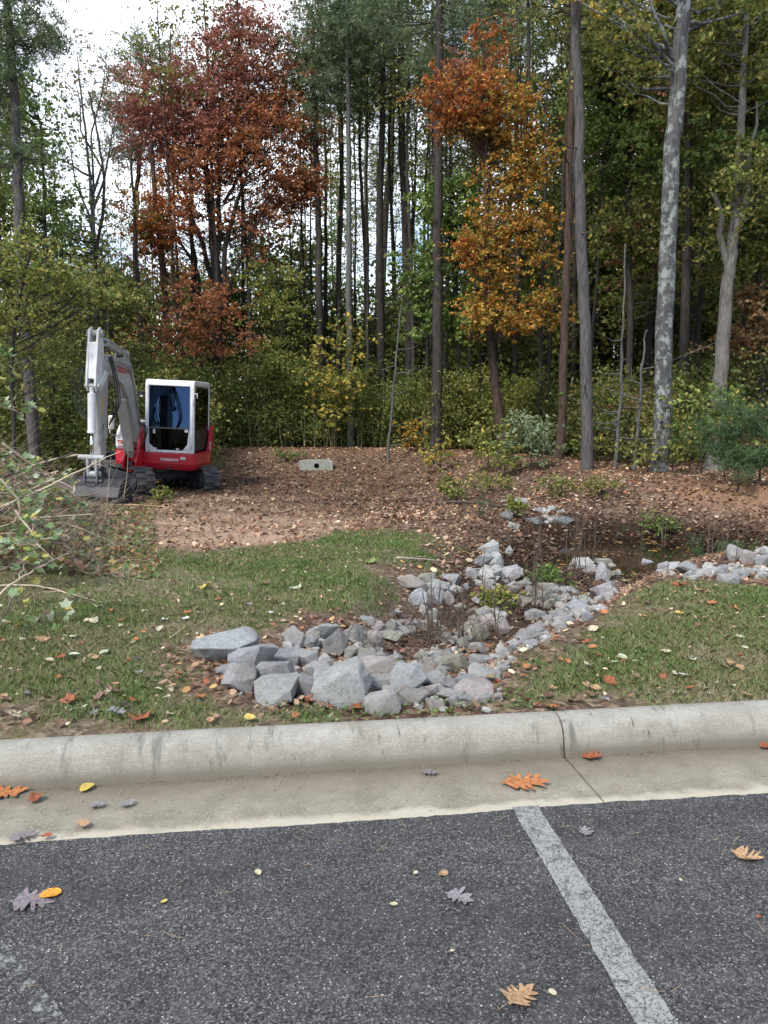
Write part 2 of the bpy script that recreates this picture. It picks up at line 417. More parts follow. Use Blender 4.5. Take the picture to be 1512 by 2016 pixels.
def marking(name, p0, p1, w, mat, seed):
    rs = np.random.default_rng(seed); a = Vector(p0); b = Vector(p1); L_ = (b - a).length; t = (b - a) / L_; nn = Vector((-t.y, t.x, 0)); k = int(L_ / .02); vs = []; fs = []
    for i in range(k + 1):
        p = a + t * (L_ * i / k); e1, e2 = rs.normal(0, .0018, 2)
        vs += [p + nn * (w / 2 + e1), p - nn * (w / 2 + e2)]
    for i in range(k): fs.append((2 * i, 2 * i + 1, 2 * i + 3, 2 * i + 2))
    me = bpy.data.meshes.new(name); me.from_pydata([(v.x, v.y, .004) for v in vs], [], fs); return link(name, me, mat)
def gp(px, py):
    d = ray(px, py); t = -CAM_H / d[2]; return (d[0] * t, d[1] * t, 0)
a0, a1 = gp(1033, 1589), gp(1293, 2016)
dv = (Vector(a1) - Vector(a0)); a1e = Vector(a0) + dv * 3.0
o = marking('parking_line', a0, a1e, .108, asphalt_mat('worn_paint', .8, (.33, .5)), 4); tag(o, kind='structure')
b0, b1 = gp(-20, 1850), gp(112, 2016); b1e = Vector(b0) + (Vector(b1) - Vector(b0)).normalized() * 3
b0e = Vector(b0) - (Vector(b1) - Vector(b0)).normalized() * .8
o = marking('faded_parking_line', b0e, b1e, .05, asphalt_mat('ghost_paint', .8, (.5, .62)), 5); tag(o, kind='structure')

def concrete_mat(name, kerb=False):
    m, n, b = newmat(name)
    t = nd(n, 'TexCoord'); mp = nd(n, 'Mapping'); n.links.new(t.outputs['Object'], mp.inputs[0]); mp.inputs['Rotation'].default_value = (0, 0, -CA)
    co = mp.outputs[0]
    mp2 = nd(n, 'Mapping'); n.links.new(co, mp2.inputs[0]); mp2.inputs['Scale'].default_value = (.12, 1, 1)
    broom = noise(n, mp2.outputs[0], 150, 3, .7); f = noise(n, co, 5, 6, .6); fine = noise(n, co, 160, 4, .8)
    base = mix(n, ramp(n, f, [(.3, 0), (.7, 1)]), (.19, .17, .13), (.33, .30, .24)) if not kerb else mix(n, ramp(n, f, [(.3, 0), (.7, 1)]), (.25, .24, .205), (.37, .36, .325))
    base = mix(n, ramp(n, broom, [(.3, .45), (.55, 0)]), base, (.2, .18, .14))
    base = mix(n, ramp(n, fine, [(.3, .75), (.47, 0)]), base, (.12, .11, .085))
    base = mix(n, ramp(n, noise(n, co, 75, 5, .9), [(.54, 0), (.64, .42)]), base, (.60, .57, .50))
    base = mix(n, ramp(n, noise(n, co, 14, 7, .75), [(.5, 0), (.72, .45)]), base, (.16, .15, .12))
    sx = nd(n, 'SeparateXYZ'); n.links.new(co, sx.inputs[0])
    wv = nd(n, 'Math', operation='MULTIPLY_ADD'); n.links.new(noise(n, co, 3.5, 5, .6), wv.inputs[0]); wv.inputs[1].default_value = .22; n.links.new(sx.outputs['Y'], wv.inputs[2])
    off = nd(n, 'Math', operation='SUBTRACT'); n.links.new(wv.outputs[0], off.inputs[0]); off.inputs[1].default_value = D0 + .11
    if not kerb:
        dirt = ramp(n, off.outputs[0], [(.14, 0), (.30, .45), (.44, .95)])
        base = mix(n, dirt, base, mix(n, fine, (.1, .085, .06), (.21, .185, .14)))
        lip = ramp(n, off.outputs[0], [(.03, .75), (.075, 0)])
        base = mix(n, lip, base, mix(n, fine, (.36, .33, .25), (.6, .56, .46)))
    else:
        sc = nd(n, 'Mapping'); n.links.new(co, sc.inputs[0]); sc.inputs['Scale'].default_value = (1.0, .22, .22)
        sm = noise(n, sc.outputs[0], 9, 5, .7)
        stn = ramp(n, sm, [(.58, 0), (.68, .8)])
        base = mix(n, stn, base, (.13, .125, .11))
        s2 = nd(n, 'Mapping'); n.links.new(co, s2.inputs[0]); s2.inputs['Scale'].default_value = (1.0, .3, .3)
        q1 = ramp(n, noise(n, s2.outputs[0], 30, 4, .6), [(.60, 0), (.68, 1)]); q2 = ramp(n, noise(n, co, 2.2, 3, .5), [(.48, 0), (.6, .85)])
        qm = nd(n, 'Math', operation='MULTIPLY'); n.links.new(q1, qm.inputs[0]); n.links.new(q2, qm.inputs[1]); base = mix(n, qm.outputs[0], base, (.075, .072, .065))
        z = ramp(n, sx.outputs['Z'], [(.0, .8), (.035, .25), (.07, 0)])
        base = mix(n, z, base, (.15, .13, .1))
    n.links.new(base, b.inputs['Base Color']); b.inputs['Roughness'].default_value = .9; b.inputs['Specular IOR Level'].default_value = .2
    bump(n, b, mix(n, .5, broom, fine), .5, .004)
    return m
CG, CK = concrete_mat('gutter_concrete'), concrete_mat('kerb_concrete', True)
# joint position along the kerb
j0 = Vector(gp(1190, 1578)); SJ = j0.x * CU[0] + j0.y * CU[1]
gprof = [(-.03, -.004), (.0, -.003), (.02, -.005), (.24, -.014), (.47, -.024)]
kprof = [(.455, -.06), (.458, -.02), (.468, .022), (.478, .062), (.492, .096), (.512, .120), (.538, .132), (.58, .137), (.622, .134), (.634, .124), (.637, -.1)]
def joints(prof, name, mat, thick):
    vs = []; fs = []; k = len(prof)
    for (s0, s1) in [(SJ - 15.25 - 3.05 * 3, SJ - 3.05 * 3), (SJ - 3.05 * 3, SJ - .004), (SJ + .004, SJ + 3.05 * 3), (SJ + 3.05 * 3, SJ + 27)]:
        n_ = max(2, int((s1 - s0) / .25)); o_ = len(vs)
        for i in range(n_ + 1):
            s = s0 + (s1 - s0) * i / n_
            for d, z in prof: vs.append(KW(s, d, z))
        for i in range(n_):
            for j in range(k - 1): fs.append((o_ + i * k + j, o_ + (i + 1) * k + j, o_ + (i + 1) * k + j + 1, o_ + i * k + j + 1))
        for e in (o_, o_ + n_ * k): fs.append([e + j for j in range(k)])
    me = bpy.data.meshes.new(name); me.from_pydata(vs, [], fs); o = link(name, me, mat, smooth=True); tag(o, kind='structure')
    return o
g2 = gprof + [(.47, -.1), (-.03, -.1)]
joints(g2, 'gutter', CG, 0); joints(kprof, 'kerb', CK, 0)
for nm in ('gutter', 'kerb'):
    md = bpy.data.objects[nm].modifiers.new('e', 'EDGE_SPLIT'); md.split_angle = R(50)
mb = MB(); mb.add([KW(SJ - .05, -.02, -.03), KW(SJ + .05, -.02, -.03), KW(SJ + .05, .47, -.05), KW(SJ - .05, .47, -.05), KW(SJ - .05, .64, -.05), KW(SJ + .05, .64, -.05)], [[0, 1, 2, 3], [3, 2, 5, 4]])
o = mb.build('kerb_bed', simple('joint_dirt', (.035, .03, .022), .95)); tag(o, kind='structure')

# ---- water in the low spot
m, n, b = newmat('pond_water'); b.inputs['Base Color'].default_value = (.012, .009, .006, 1); b.inputs['Roughness'].default_value = .06
bump(n, b, noise(n, coord(n), 5, 3), .06, .02)
mb = MB(); NP = 60
mb.v = [Vector((4.6 + 4.6 * math.cos(2 * math.pi * i / NP), 10.8 + 2.6 * math.sin(2 * math.pi * i / NP), -.66)) for i in range(NP)]; mb.f = [list(range(NP))]
o = mb.build('pond_water', m); tag(o, kind='structure')
ZW = -.66

# ================================================================== GRASS AND LITTER
LEAF = leafmat('leaf_surface', .25); GRASS = leafmat('grass_surface', .2, .6)
def scatter(rng, n, x0, x1, y0, y1): return rng.uniform(x0, x1, n), rng.uniform(y0, y1, n)
def grass(rng, n, x0, x1, y0, y1, h, w, thr=.3):
    x, y = scatter(rng, n, x0, x1, y0, y1); gm, ba, st = masks(x, y); d = curb_d(x, y)
    k = (gm > rng.uniform(thr, 1.0, n)) & (d > .645); x = x[k]; y = y[k]; n = len(x); z = g(x, y)
    patch = fnoise(x, y, .8, 4) * .5 + fnoise(x, y, 3, 8) * .3
    hh = h * rng.uniform(.45, 1.35, n) * (1 + .3 * patch); th = rng.uniform(0, 2 * np.pi, n); le = rng.uniform(.1, 1.4, n) * hh
    b0 = np.stack([x, y, z - .004], 1); wv = np.stack([np.cos(th), np.sin(th), 0 * th], 1) * (w * rng.uniform(.6, 1.3, n))[:, None]
    ph = rng.uniform(0, 2 * np.pi, n); tip = b0 + np.stack([np.cos(ph) * le, np.sin(ph) * le, hh], 1); mid = b0 + np.stack([np.cos(ph) * le * .3, np.sin(ph) * le * .3, hh * .62], 1)
    V = np.stack([b0 - wv, b0 + wv, mid + wv * .7, tip, mid - wv * .7], 1).reshape(-1, 3)
    Fc = np.arange(n * 5).reshape(n, 5)
    green = np.array([(.15, .24, .06), (.12, .195, .05), (.19, .28, .085), (.09, .145, .042)]); straw = np.array([(.32, .28, .16), (.25, .2, .11), (.2, .17, .08), (.38, .34, .21)])
    dry = rng.uniform(0, 1, n) < np.clip(.40 - 1.0 * patch, .06, .95)
    c = np.where(dry[:, None], straw[rng.integers(0, 4, n)], green[rng.integers(0, 4, n)]) * rng.uniform(.75, 1.25, (n, 1))
    return V, Fc, c
gr = [grass(rngG, 240000, -4.2, 4.2, 2.9, 6.0, .031, .0021), grass(rngG, 230000, -6.5, 6.5, 5.9, 10.5, .033, .0035), grass(rngG, 40000, -6.5, 3, 10.3, 13, .04, .006)]
V, Fc, Cc = cat_leaf(gr); tag(link('lawn_grass', np_mesh('lawn_grass', V, Fc, Cc), GRASS), 'short patchy green and straw coloured lawn grass behind the kerb', 'grass', kind='stuff')

def flatleaves(rng, x, y, size, pal, zoff=.012, tilt=.45, jit=.25, asp=.7, palw=None):
    n = len(x); z = g(x, y) + zoff * rng.uniform(.2, 1.6, n)
    N = np.stack([rng.normal(0, tilt, n), rng.normal(0, tilt, n), np.ones(n)], 1); N /= np.linalg.norm(N, axis=1)[:, None]
    size = np.broadcast_to(size, n)
    a = np.cross(N, rng.normal(size=(n, 3))); a /= np.linalg.norm(a, axis=1)[:, None]; b = np.cross(N, a)
    C = np.stack([x, y, z], 1); h = (size * np.minimum(rng.lognormal(-.12, .38, n), np.where(y < 8, 1.15, 1.9)))[:, None] * .5; k = 6
    ang = np.linspace(0, 2 * np.pi, k, endpoint=False); vs = []
    rr = rng.uniform(.45, 1.05, (n, k)); cup = rng.uniform(-.25, .6, (n, 1))
    for q in range(k):
        r_ = rr[:, q:q + 1]; vs.append(C + a * (h * math.cos(ang[q]) * r_) + b * (h * asp * math.sin(ang[q]) * r_) + N * (h * cup * r_ * rng.uniform(.3, 1, (n, 1))))
    V = np.stack(vs, 1).reshape(-1, 3); Fc = np.arange(n * k).reshape(n, k); pal = np.asarray(pal)
    c = pal[rng.choice(len(pal), n, p=palw)] * rng.uniform(1 - jit, 1 + jit, (n, 1)) * rng.uniform(.92, 1.08, (n, 3))
    return V, Fc, np.clip(c, 0, .9)
BRN = [(0.205, 0.121, 0.079), (0.322, 0.201, 0.134), (0.468, 0.316, 0.213), (0.132, 0.080, 0.055), (0.644, 0.470, 0.317), (0.366, 0.175, 0.098), (0.761, 0.604, 0.403), (0.614, 0.349, 0.134), (0.248, 0.161, 0.116)]
BW = [.18, .19, .15, .14, .09, .11, .05, .03, .06]
rng = np.random.default_rng(21)
parts = []
def litter(n, x0, x1, y0, y1, size, cond=None):
    x, y = scatter(rng, n, x0, x1, y0, y1); gm, ba, st = masks(x, y, True); d = curb_d(x, y)
    k = (d > .7) & (rng.uniform(0, 1, n) > np.clip(gm * 1.12 + ba * .72 + st * .12, 0, 1)) & (g(x, y) > ZW + .01)
    clump = fnoise(x, y, 1.7, 6) + .5 * fnoise(x, y, 5, 2); k &= rng.uniform(-1.1, .5, n) < clump
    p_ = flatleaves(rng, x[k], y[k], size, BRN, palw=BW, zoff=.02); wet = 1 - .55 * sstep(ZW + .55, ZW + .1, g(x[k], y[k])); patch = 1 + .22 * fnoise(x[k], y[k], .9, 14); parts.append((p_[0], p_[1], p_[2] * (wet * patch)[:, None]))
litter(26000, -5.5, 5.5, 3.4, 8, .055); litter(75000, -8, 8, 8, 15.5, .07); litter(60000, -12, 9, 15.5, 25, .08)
x, y = scatter(rng, 3200, 1.5, 7.5, 8.5, 13.5); k = (g(x, y) < ZW + .06) & (rng.uniform(0, 1, 3200) < .05 + .6 * sstep(-.5, .4, fnoise(x, y, 1.2, 3))); xx, yy = x[k], y[k]
p = flatleaves(rng, xx, yy, .075, [(.42, .22, .08), (.5, .4, .2), (.3, .14, .06), (.2, .1, .05), (.55, .32, .08)], tilt=.05)
v = p[0].reshape(-1, 6, 3); v[:, :, 2] = np.maximum(v[:, :, 2], ZW + .004); parts.append((v.reshape(-1, 3), p[1], p[2]))
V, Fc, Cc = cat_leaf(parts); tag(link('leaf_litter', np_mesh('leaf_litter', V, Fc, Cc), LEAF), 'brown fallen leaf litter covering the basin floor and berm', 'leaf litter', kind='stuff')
# small scraps of leaf and thatch lying in the lawn
x, y = scatter(rng, 14000, -5.5, 6, 3.3, 10.5); gm, _, _ = masks(x, y); k = (gm > .25) & (curb_d(x, y) > .66) & (rng.uniform(-1, 1.6, 14000) < fnoise(x, y, 2, 3))
p = flatleaves(rng, x[k], y[k], .034, BRN[:5] + [(.36, .32, .2)], zoff=.03, tilt=.5)
tag(link('leaf_scraps', np_mesh('leaf_scraps', *p), LEAF), 'small dry leaf scraps lying in the lawn grass', 'leaf scraps', kind='stuff')

# ================================================================== ROCKS
def rock_mat():
    m, n, b = newmat('granite'); co = coord(n); oi = nd(n, 'ObjectInfo')
    at = nd(n, 'Attribute'); at.attribute_name = 'tint'; at.attribute_type = 'OBJECT'
    f = noise(n, co, 7, 7, .65); fine = noise(n, co, 42, 4, .85); v = voro(n, co, 26, 'Distance')
    base = mix(n, ramp(n, f, [(.3, .0), (.7, 1)]), .62, 1.12); base = mix(n, 1.0, at.outputs['Color'], base, 'MULTIPLY')
    base = mix(n, ramp(n, fine, [(.36, .95), (.49, 0)]), base, mix(n, .55, base, (.05, .055, .06)))
    base = mix(n, ramp(n, fine, [(.52, 0), (.64, .8)]), base, (.7, .7, .68))
    vein = ramp(n, noise(n, co, 3.1, 8, .6, 1.2), [(.485, 0), (.5, .55), (.515, 0)]); base = mix(n, vein, base, (.55, .55, .53))
    tcw = nd(n, 'NewGeometry'); wn = noise(n, tcw.outputs['Position'], 4.5, 7, .7); base = mix(n, ramp(n, wn, [(.5, 0), (.66, .55)]), base, (.20, .155, .105))
    wn2 = noise(n, tcw.outputs['Position'], 9, 6, .7); base = mix(n, ramp(n, wn2, [(.56, 0), (.7, .5)]), base, (.56, .555, .53)); base = mix(n, ramp(n, wn2, [(.3, .5), (.42, 0)]), base, (.10, .11, .09))
    n.links.new(base, b.inputs['Base Color']); b.inputs['Roughness'].default_value = .85; b.inputs['Specular IOR Level'].default_value = .25
    bump(n, b, mix(n, .5, f, fine), 1.0, .03)
    return m
ROCK = rock_mat()
TINT = {'b': (.375, .392, .41), 'g': (.41, .415, .41), 'w': (.52, .51, .49), 'p': (.47, .41, .39), 't': (.36, .355, .28), 'd': (.13, .14, .135), 'l': (.41, .40, .435)}
def rock_mesh(seed, npts=15, sub=True):
    r = random.Random(seed); bm = bmesh.new()
    for i in range(npts):
        v = Vector((r.gauss(0, 1), r.gauss(0, 1), r.gauss(0, 1))).normalized()
        v = Vector(tuple(math.copysign(abs(q) ** .75, q) for q in v)) * r.uniform(.8, 1.05)
        bm.verts.new((v.x * .55, v.y * .55, v.z * .52))
    bmesh.ops.convex_hull(bm, input=bm.verts[:]); 
    for v in [v for v in bm.verts if not v.link_faces]: bm.verts.remove(v)
    bmesh.ops.bevel(bm, geom=bm.edges[:], offset=.035, segments=2, profile=.6, affect='EDGES', clamp_overlap=True)
    bmesh.ops.triangulate(bm, faces=[f for f in bm.faces if len(f.verts) > 4])
    bmesh.ops.subdivide_edges(bm, edges=[e for e in bm.edges if e.calc_length() > .16], cuts=2, use_grid_fill=True, smooth=0)
    o1, o2, o3 = r.uniform(0, 9), r.uniform(0, 9), r.uniform(0, 9)
    for v in bm.verts:
        c = v.co; k = .018 * math.sin(c.x * 13 + o1 + 2 * math.sin(c.z * 9)) + .016 * math.sin(c.y * 17 + o2 + math.sin(c.x * 21)) + .01 * math.sin(c.z * 31 + o3)
        v.co = c * (1 + k)
    me = bpy.data.meshes.new('rock'); bm.to_mesh(me); bm.free()
    me.polygons.foreach_set('use_smooth', [False] * len(me.polygons)); me.materials.append(ROCK)
    return me
RM = [rock_mesh(i, npts=10 + (i * 7) % 9) for i in range(26)]
rr = random.Random(5)
def rock(name, px, py, w, h, tint, label, group=None, roll=0.0, mesh=None, deep=.8):
    """px,py = centre of the rock in the photograph, w,h = its size there"""
    p = hit(px, py + h * .38); s = scale_at(p); W = w / s * 1.18; H = h / s * 1.1
    o = bpy.data.objects.new(name, mesh or RM[rr.randrange(26)]); COL.objects.link(o)
    o.location = (p.x, p.y + W * deep * .25, p.z + H * .30); o.scale = (W, W * deep * rr.uniform(.75, 1.1), H * 1.2)
    o.rotation_euler = (rr.uniform(-.25, .25), roll, rr.uniform(-.35, .35) + (math.pi if rr.random() < .5 else 0))
    t = TINT[tint]; k = rr.uniform(.94, 1.28); o['tint'] = (t[0] * k, t[1] * k * rr.uniform(.98, 1.02), t[2] * k)
    tag(o, label, 'rock', group); return o
BIG = [
 (440, 1281, 122, 62, 'b', .1, 'long grey blue boulder on the grass, left end of the rock edging'),
 (492, 1302, 92, 50, 'b', -.15, 'grey blue rock leaning against the long left boulder'),
 (550, 1300, 84, 40, 'b', .1, 'flat topped bluish rock, second right of the long boulder'),
 (470, 1340, 66, 62, 'g', -.2, 'rounded grey rock at the lower left corner of the edging'),
 (536, 1332, 82, 48, 'b', -.1, 'dark bluish rock above the pale pointed one near the kerb'),
 (546, 1366, 86, 50, 'g', -.1, 'pale grey wedge rock with oak leaves under it, near the kerb'),
 (604, 1354, 46, 56, 'b', .1, 'narrow bluish rock wedged left of the largest boulder'),
 (671, 1358, 116, 82, 'g', .3, 'largest grey boulder of the edging, broad flat face to the kerb'),
 (751, 1386, 66, 52, 'w', .2, 'pale triangular rock touching the back of the kerb'),
 (795, 1343, 78, 56, 'b', 0, 'steel blue triangular boulder beside the green moss tuft'),
 (735, 1322, 100, 34, 'p', .15, 'long pinkish slab behind the largest boulder'),
 (745, 1347, 60, 30, 'g', .0, 'low grey stone between the largest boulder and the blue triangle'),
 (600, 1300, 62, 30, 'g', .0, 'flat grey stone in the middle of the left rock heap'),
 (628, 1322, 56, 24, 'g', .05, 'flat stone right behind the narrow bluish rock'),
 (640, 1304, 34, 26, 'w', .1, 'small whitish stone before the tall tilted slab'),
 (661, 1270, 38, 60, 'g', .5, 'tall tilted grey slab standing up in the rock heap'),
 (577, 1259, 42, 36, 'w', -.3, 'blocky whitish rock at the back of the left heap'),
 (606, 1262, 34, 30, 'g', .1, 'squarish grey rock beside the blocky whitish one'),
 (636, 1250, 62, 32, 'g', 0, 'broad grey rock with an orange leaf on top, back of the heap'),
 (698, 1251, 38, 40, 'g', 0, 'upright grey block apart from the heap on its upper right'),
 (737, 1266, 34, 44, 'p', .3, 'pinkish upright rock above the swale pit'),
 (767, 1257, 52, 24, 't', -.1, 'greenish flat rock lying left of the dry stems'),
 (718, 1297, 36, 32, 't', .1, 'tan block at the inner edge of the left heap'),
 (742, 1297, 26, 36, 'g', -.2, 'grey upright stone beside the tan block'),
 (690, 1290, 44, 26, 'g', -.3, 'slanting grey stone between tilted slab and tan block'),
 (724, 1272, 24, 30, 't', 0, 'small greenish stone under the pinkish upright rock'),
 (812, 1377, 58, 28, 'w', 0, 'low whitish rock below the steel blue boulder'),
 (846, 1363, 32, 30, 'p', .3, 'small pale pink block right of the steel blue boulder'),
 (862, 1343, 52, 30, 'g', 0, 'dark topped grey rock in the front row, centre'),
 (911, 1344, 46, 34, 'b', -.1, 'pointed bluish rock before the greenish upright one'),
 (936, 1363, 74, 44, 'p', 0, 'speckled pink boulder at the right end of the front row'),
 (882, 1372, 42, 20, 'w', 0, 'low pale stone left of the speckled pink boulder'),
 (955, 1326, 62, 26, 'w', 0, 'wide pale rock just behind the speckled pink boulder'),
 (897, 1310, 54, 46, 't', .1, 'greenish grey upright rock in the middle of the swale'),
 (951, 1303, 52, 26, 'b', 0, 'long bluish rock beside the greenish upright one'),
 (987, 1299, 24, 26, 'w', .2, 'small white pointed rock at the lawn corner'),
 (812, 1152, 66, 28, 'p', .45, 'pinkish slanted slab on the left bank of the swale'),
 (841, 1143, 38, 24, 't', .1, 'dark tan rock behind the pinkish slab'),
 (887, 1144, 52, 24, 'b', .3, 'blue grey slab pointing right on the left bank'),
 (866, 1158, 44, 26, 'g', .2, 'light grey rock in the middle of the left bank cluster'),
 (822, 1182, 44, 34, 'b', 0, 'bluish block at the foot of the pinkish slab'),
 (856, 1175, 28, 34, 'b', .2, 'narrow blue rock in the left bank cluster'),
 (885, 1180, 26, 34, 'p', .5, 'thin pink slab leaning right in the left bank cluster'),
 (834, 1203, 26, 24, 'w', 0, 'small pale rock below the left bank cluster'),
 (964, 1084, 42, 32, 'g', .2, 'grey rock at the top of the upper pile'),
 (979, 1106, 30, 30, 'g', 0, 'squat grey block on the right of the upper pile'),
 (951, 1106, 36, 28, 'b', 0, 'bluish rock on the left of the upper pile'),
 (1002, 1085, 24, 24, 'g', .1, 'dull grey stone right of the upper pile'),
 (931, 1131, 24, 32, 'g', 0, 'upright grey stone below the upper pile'),
 (955, 1133, 34, 24, 'w', 0, 'pale stone under the upper pile'),
 (1011, 1131, 42, 32, 'g', -.1, 'square grey block right of the upper pile'),
 (960, 1155, 42, 26, 'g', .1, 'grey rock with a dry stem before it below the upper pile'),
 (1022, 1157, 46, 20, 't', 0, 'olive flat rock in the middle of the swale'),
 (1076, 1158, 44, 22, 't', 0, 'greenish flat rock left of the small green weeds'),
 (925, 1238, 36, 26, 't', .3, 'greenish flat rock deep in the swale'),
 (944, 1246, 42, 36, 't', .5, 'tan wedge rock leaning deep in the swale'),
 (988, 1236, 30, 32, 'p', 0, 'round pinkish stone deep in the swale'),
 (912, 1266, 34, 26, 't', 0, 'mossy stone below the tan wedge'),
 (942, 1277, 34, 22, 'g', 0, 'low grey stone below the tan wedge'),
 (1050, 1213, 48, 18, 'g', 0, 'dark flat stone before the right bank'),
 (1056, 1245, 40, 34, 'l', .2, 'lavender grey rock near the foot of the right bank'),
 (1142, 1200, 46, 30, 'b', 0, 'large bluish rock in the right bank row'),
 (1196, 1163, 54, 34, 'l', 0, 'big lavender grey boulder at the head of the right bank'),
 (1189, 1132, 26, 38, 'l', .1, 'upright lavender stone standing on the right bank'),
 (1148, 1113, 44, 22, 'w', 0, 'pale rock behind the stems on the pond side'),
 (1189, 1108, 36, 20, 't', 0, 'tan mossy rock by the water'),
 (1220, 1106, 18, 14, 'w', 0, 'small white stone by the water'),
 (1450, 1089, 34, 40, 'w', .3, 'pale pointed boulder on the far right heap'),
 (1476, 1098, 30, 34, 'p', 0, 'brownish rounded boulder beside the pale pointed one'),
 (1503, 1104, 34, 32, 'b', 0, 'bluish rock at the right picture edge'),
 (1507, 1086, 34, 16, 'w', 0, 'pale flat rock behind the bluish one at the picture edge'),
 (1354, 1121, 36, 24, 'b', 0, 'dark faceted bluish rock in the far right row'),
 (1392, 1127, 46, 20, 'w', .2, 'pale slanted rock in the far right row'),
 (1440, 1142, 48, 18, 'w', 0, 'flat white stone at the edge of the right lawn'),
 (1504, 1132, 36, 18, 'w', 0, 'flat pale rock at the lower right of the far heap'),
 (1316, 1100, 22, 12, 'l', 0, 'low lavender stone at the water edge'),
 (1108, 1025, 44, 16, 'd', 0, 'dark wet slab on the far bank above the pond'),
 (1050, 1027, 36, 16, 'd', 0, 'dark greenish stone on the far bank'),
 (1068, 1005, 30, 9, 'w', 0, 'pale flat stone on the far bank'),
 (1030, 990, 24, 8, 'g', 0, 'small flat stone above the pale one on the far bank'),
 (996, 1015, 26, 18, 'd', 0, 'mossy dark stone at the end of the fallen stick'),
 (1012, 1037, 22, 16, 'g', 0, 'grey stone below the fallen stick end'),
 (53, 1367, 14, 12, 'g', 0, 'lone little grey stone in the left lawn'),
]
for i, (px, py, w, h, t, roll, lab) in enumerate(BIG):
    rock('boulder' if w > 60 else 'rock', px, py, w, h, t, lab, roll=roll, mesh=rock_mesh(100 + i, 13 + i % 6) if w > 60 else None)
BANDS = []
def band(path, n, w, spread, tints, label, group, seed):
    r = random.Random(seed); P = path
    for i in range(n):
        q = r.uniform(0, len(P) - 1); k = int(q); f = q - k
        px = P[k][0] + (P[k + 1][0] - P[k][0]) * f + r.gauss(0, spread[0]); py = P[k][1] + (P[k + 1][1] - P[k][1]) * f + r.gauss(0, spread[1])
        ww = w[0] + (w[1] - w[0]) * r.random() ** 1.3; tt = r.choice(tints); wd = {'b': 'bluish', 'g': 'grey', 'w': 'whitish', 'p': 'pinkish', 't': 'greenish', 'd': 'dark', 'l': 'lavender grey'}[tt]; sz = 'larger' if ww > (w[0] + w[1]) / 2 else 'small'
        BANDS.append((ww, px, py, ww * r.uniform(.5, .8), tt, f'{sz} {wd} {label}', f'{sz} {wd} {group}', r.uniform(-.4, .4)))
band([(975, 1325), (1000, 1288), (1050, 1258), (1100, 1222), (1150, 1205), (1215, 1172)], 110, (12, 32), (9, 7), 'lwwgbl', 'riprap stone in the row along the right lawn bank', 'riprap stones of the right bank', 1)
band([(1240, 1108), (1300, 1112), (1350, 1122), (1420, 1130), (1500, 1125)], 70, (14, 30), (8, 8), 'wwglb', 'riprap stone in the row between right lawn and pond', 'riprap stones by the pond', 2)
band([(1130, 1112), (1170, 1120), (1230, 1112)], 10, (14, 26), (10, 6), 'wwt', 'stone among dry stems on the near pond bank', 'stones on the near pond bank', 3)
band([(820, 1320), (870, 1290), (900, 1250), (960, 1210), (1000, 1180), (1080, 1170), (1130, 1170)], 120, (12, 32), (26, 14), 'tgttgp', 'stone lying in the bed of the swale', 'stones in the swale bed', 4)
band([(560, 1275), (650, 1262), (720, 1250), (790, 1235), (860, 1215)], 60, (14, 30), (18, 9), 'wggtp', 'loose stone at the back of the left rock heap', 'loose stones behind the left heap', 6)
band([(480, 1330), (560, 1345), (640, 1330), (720, 1340), (800, 1365), (900, 1360), (960, 1350)], 150, (12, 38), (18, 20), 'gwbp', 'filler stone wedged between the front boulders', 'filler stones of the front row', 7)
band([(830, 1160), (880, 1165), (940, 1120), (970, 1140), (1020, 1145)], 40, (14, 28), (14, 9), 'gwbp', 'stone tucked around the left bank clusters', 'stones of the left bank', 8)
band([(985, 985), (1040, 1000), (1100, 1010), (1080, 1030)], 14, (9, 20), (12, 5), 'gdwt', 'stone on the leafy far bank', 'stones on the far bank', 9)

band([(700, 1290), (760, 1310), (820, 1300), (870, 1285), (830, 1330), (900, 1325)], 46, (14, 34), (16, 12), 'gtgwp', 'stone in the hollow behind the front boulders', 'stones of the front hollow', 10)
BANDS.sort(key=lambda q: -q[0]); NK = 298 - len(BIG)
for i, (ww, px, py, hh, tt, lab, grp, roll) in enumerate(BANDS[:NK]): rock('rock', px, py, ww, hh, tt, lab, grp, roll=roll)
vs_, fs_ = [], []
for (ww, px, py, hh, tt, lab, grp, roll) in BANDS[NK:]:
    o = rock('rock', px, py, ww, hh, tt, lab, grp, roll=roll); bpy.context.view_layer.update(); M_ = o.matrix_basis; k_ = len(vs_)
    vs_ += [tuple(M_ @ v.co) for v in o.data.vertices]; fs_ += [[k_ + i for i in f.vertices] for f in o.data.polygons]; bpy.data.objects.remove(o)
me = bpy.data.meshes.new('small_stones'); me.from_pydata(vs_, [], fs_); o = link('small_stones', me, ROCK); o['tint'] = (.40, .395, .37); tag(o, 'smallest stones filling the gaps between the rocks of the swale', 'stones', kind='stuff')
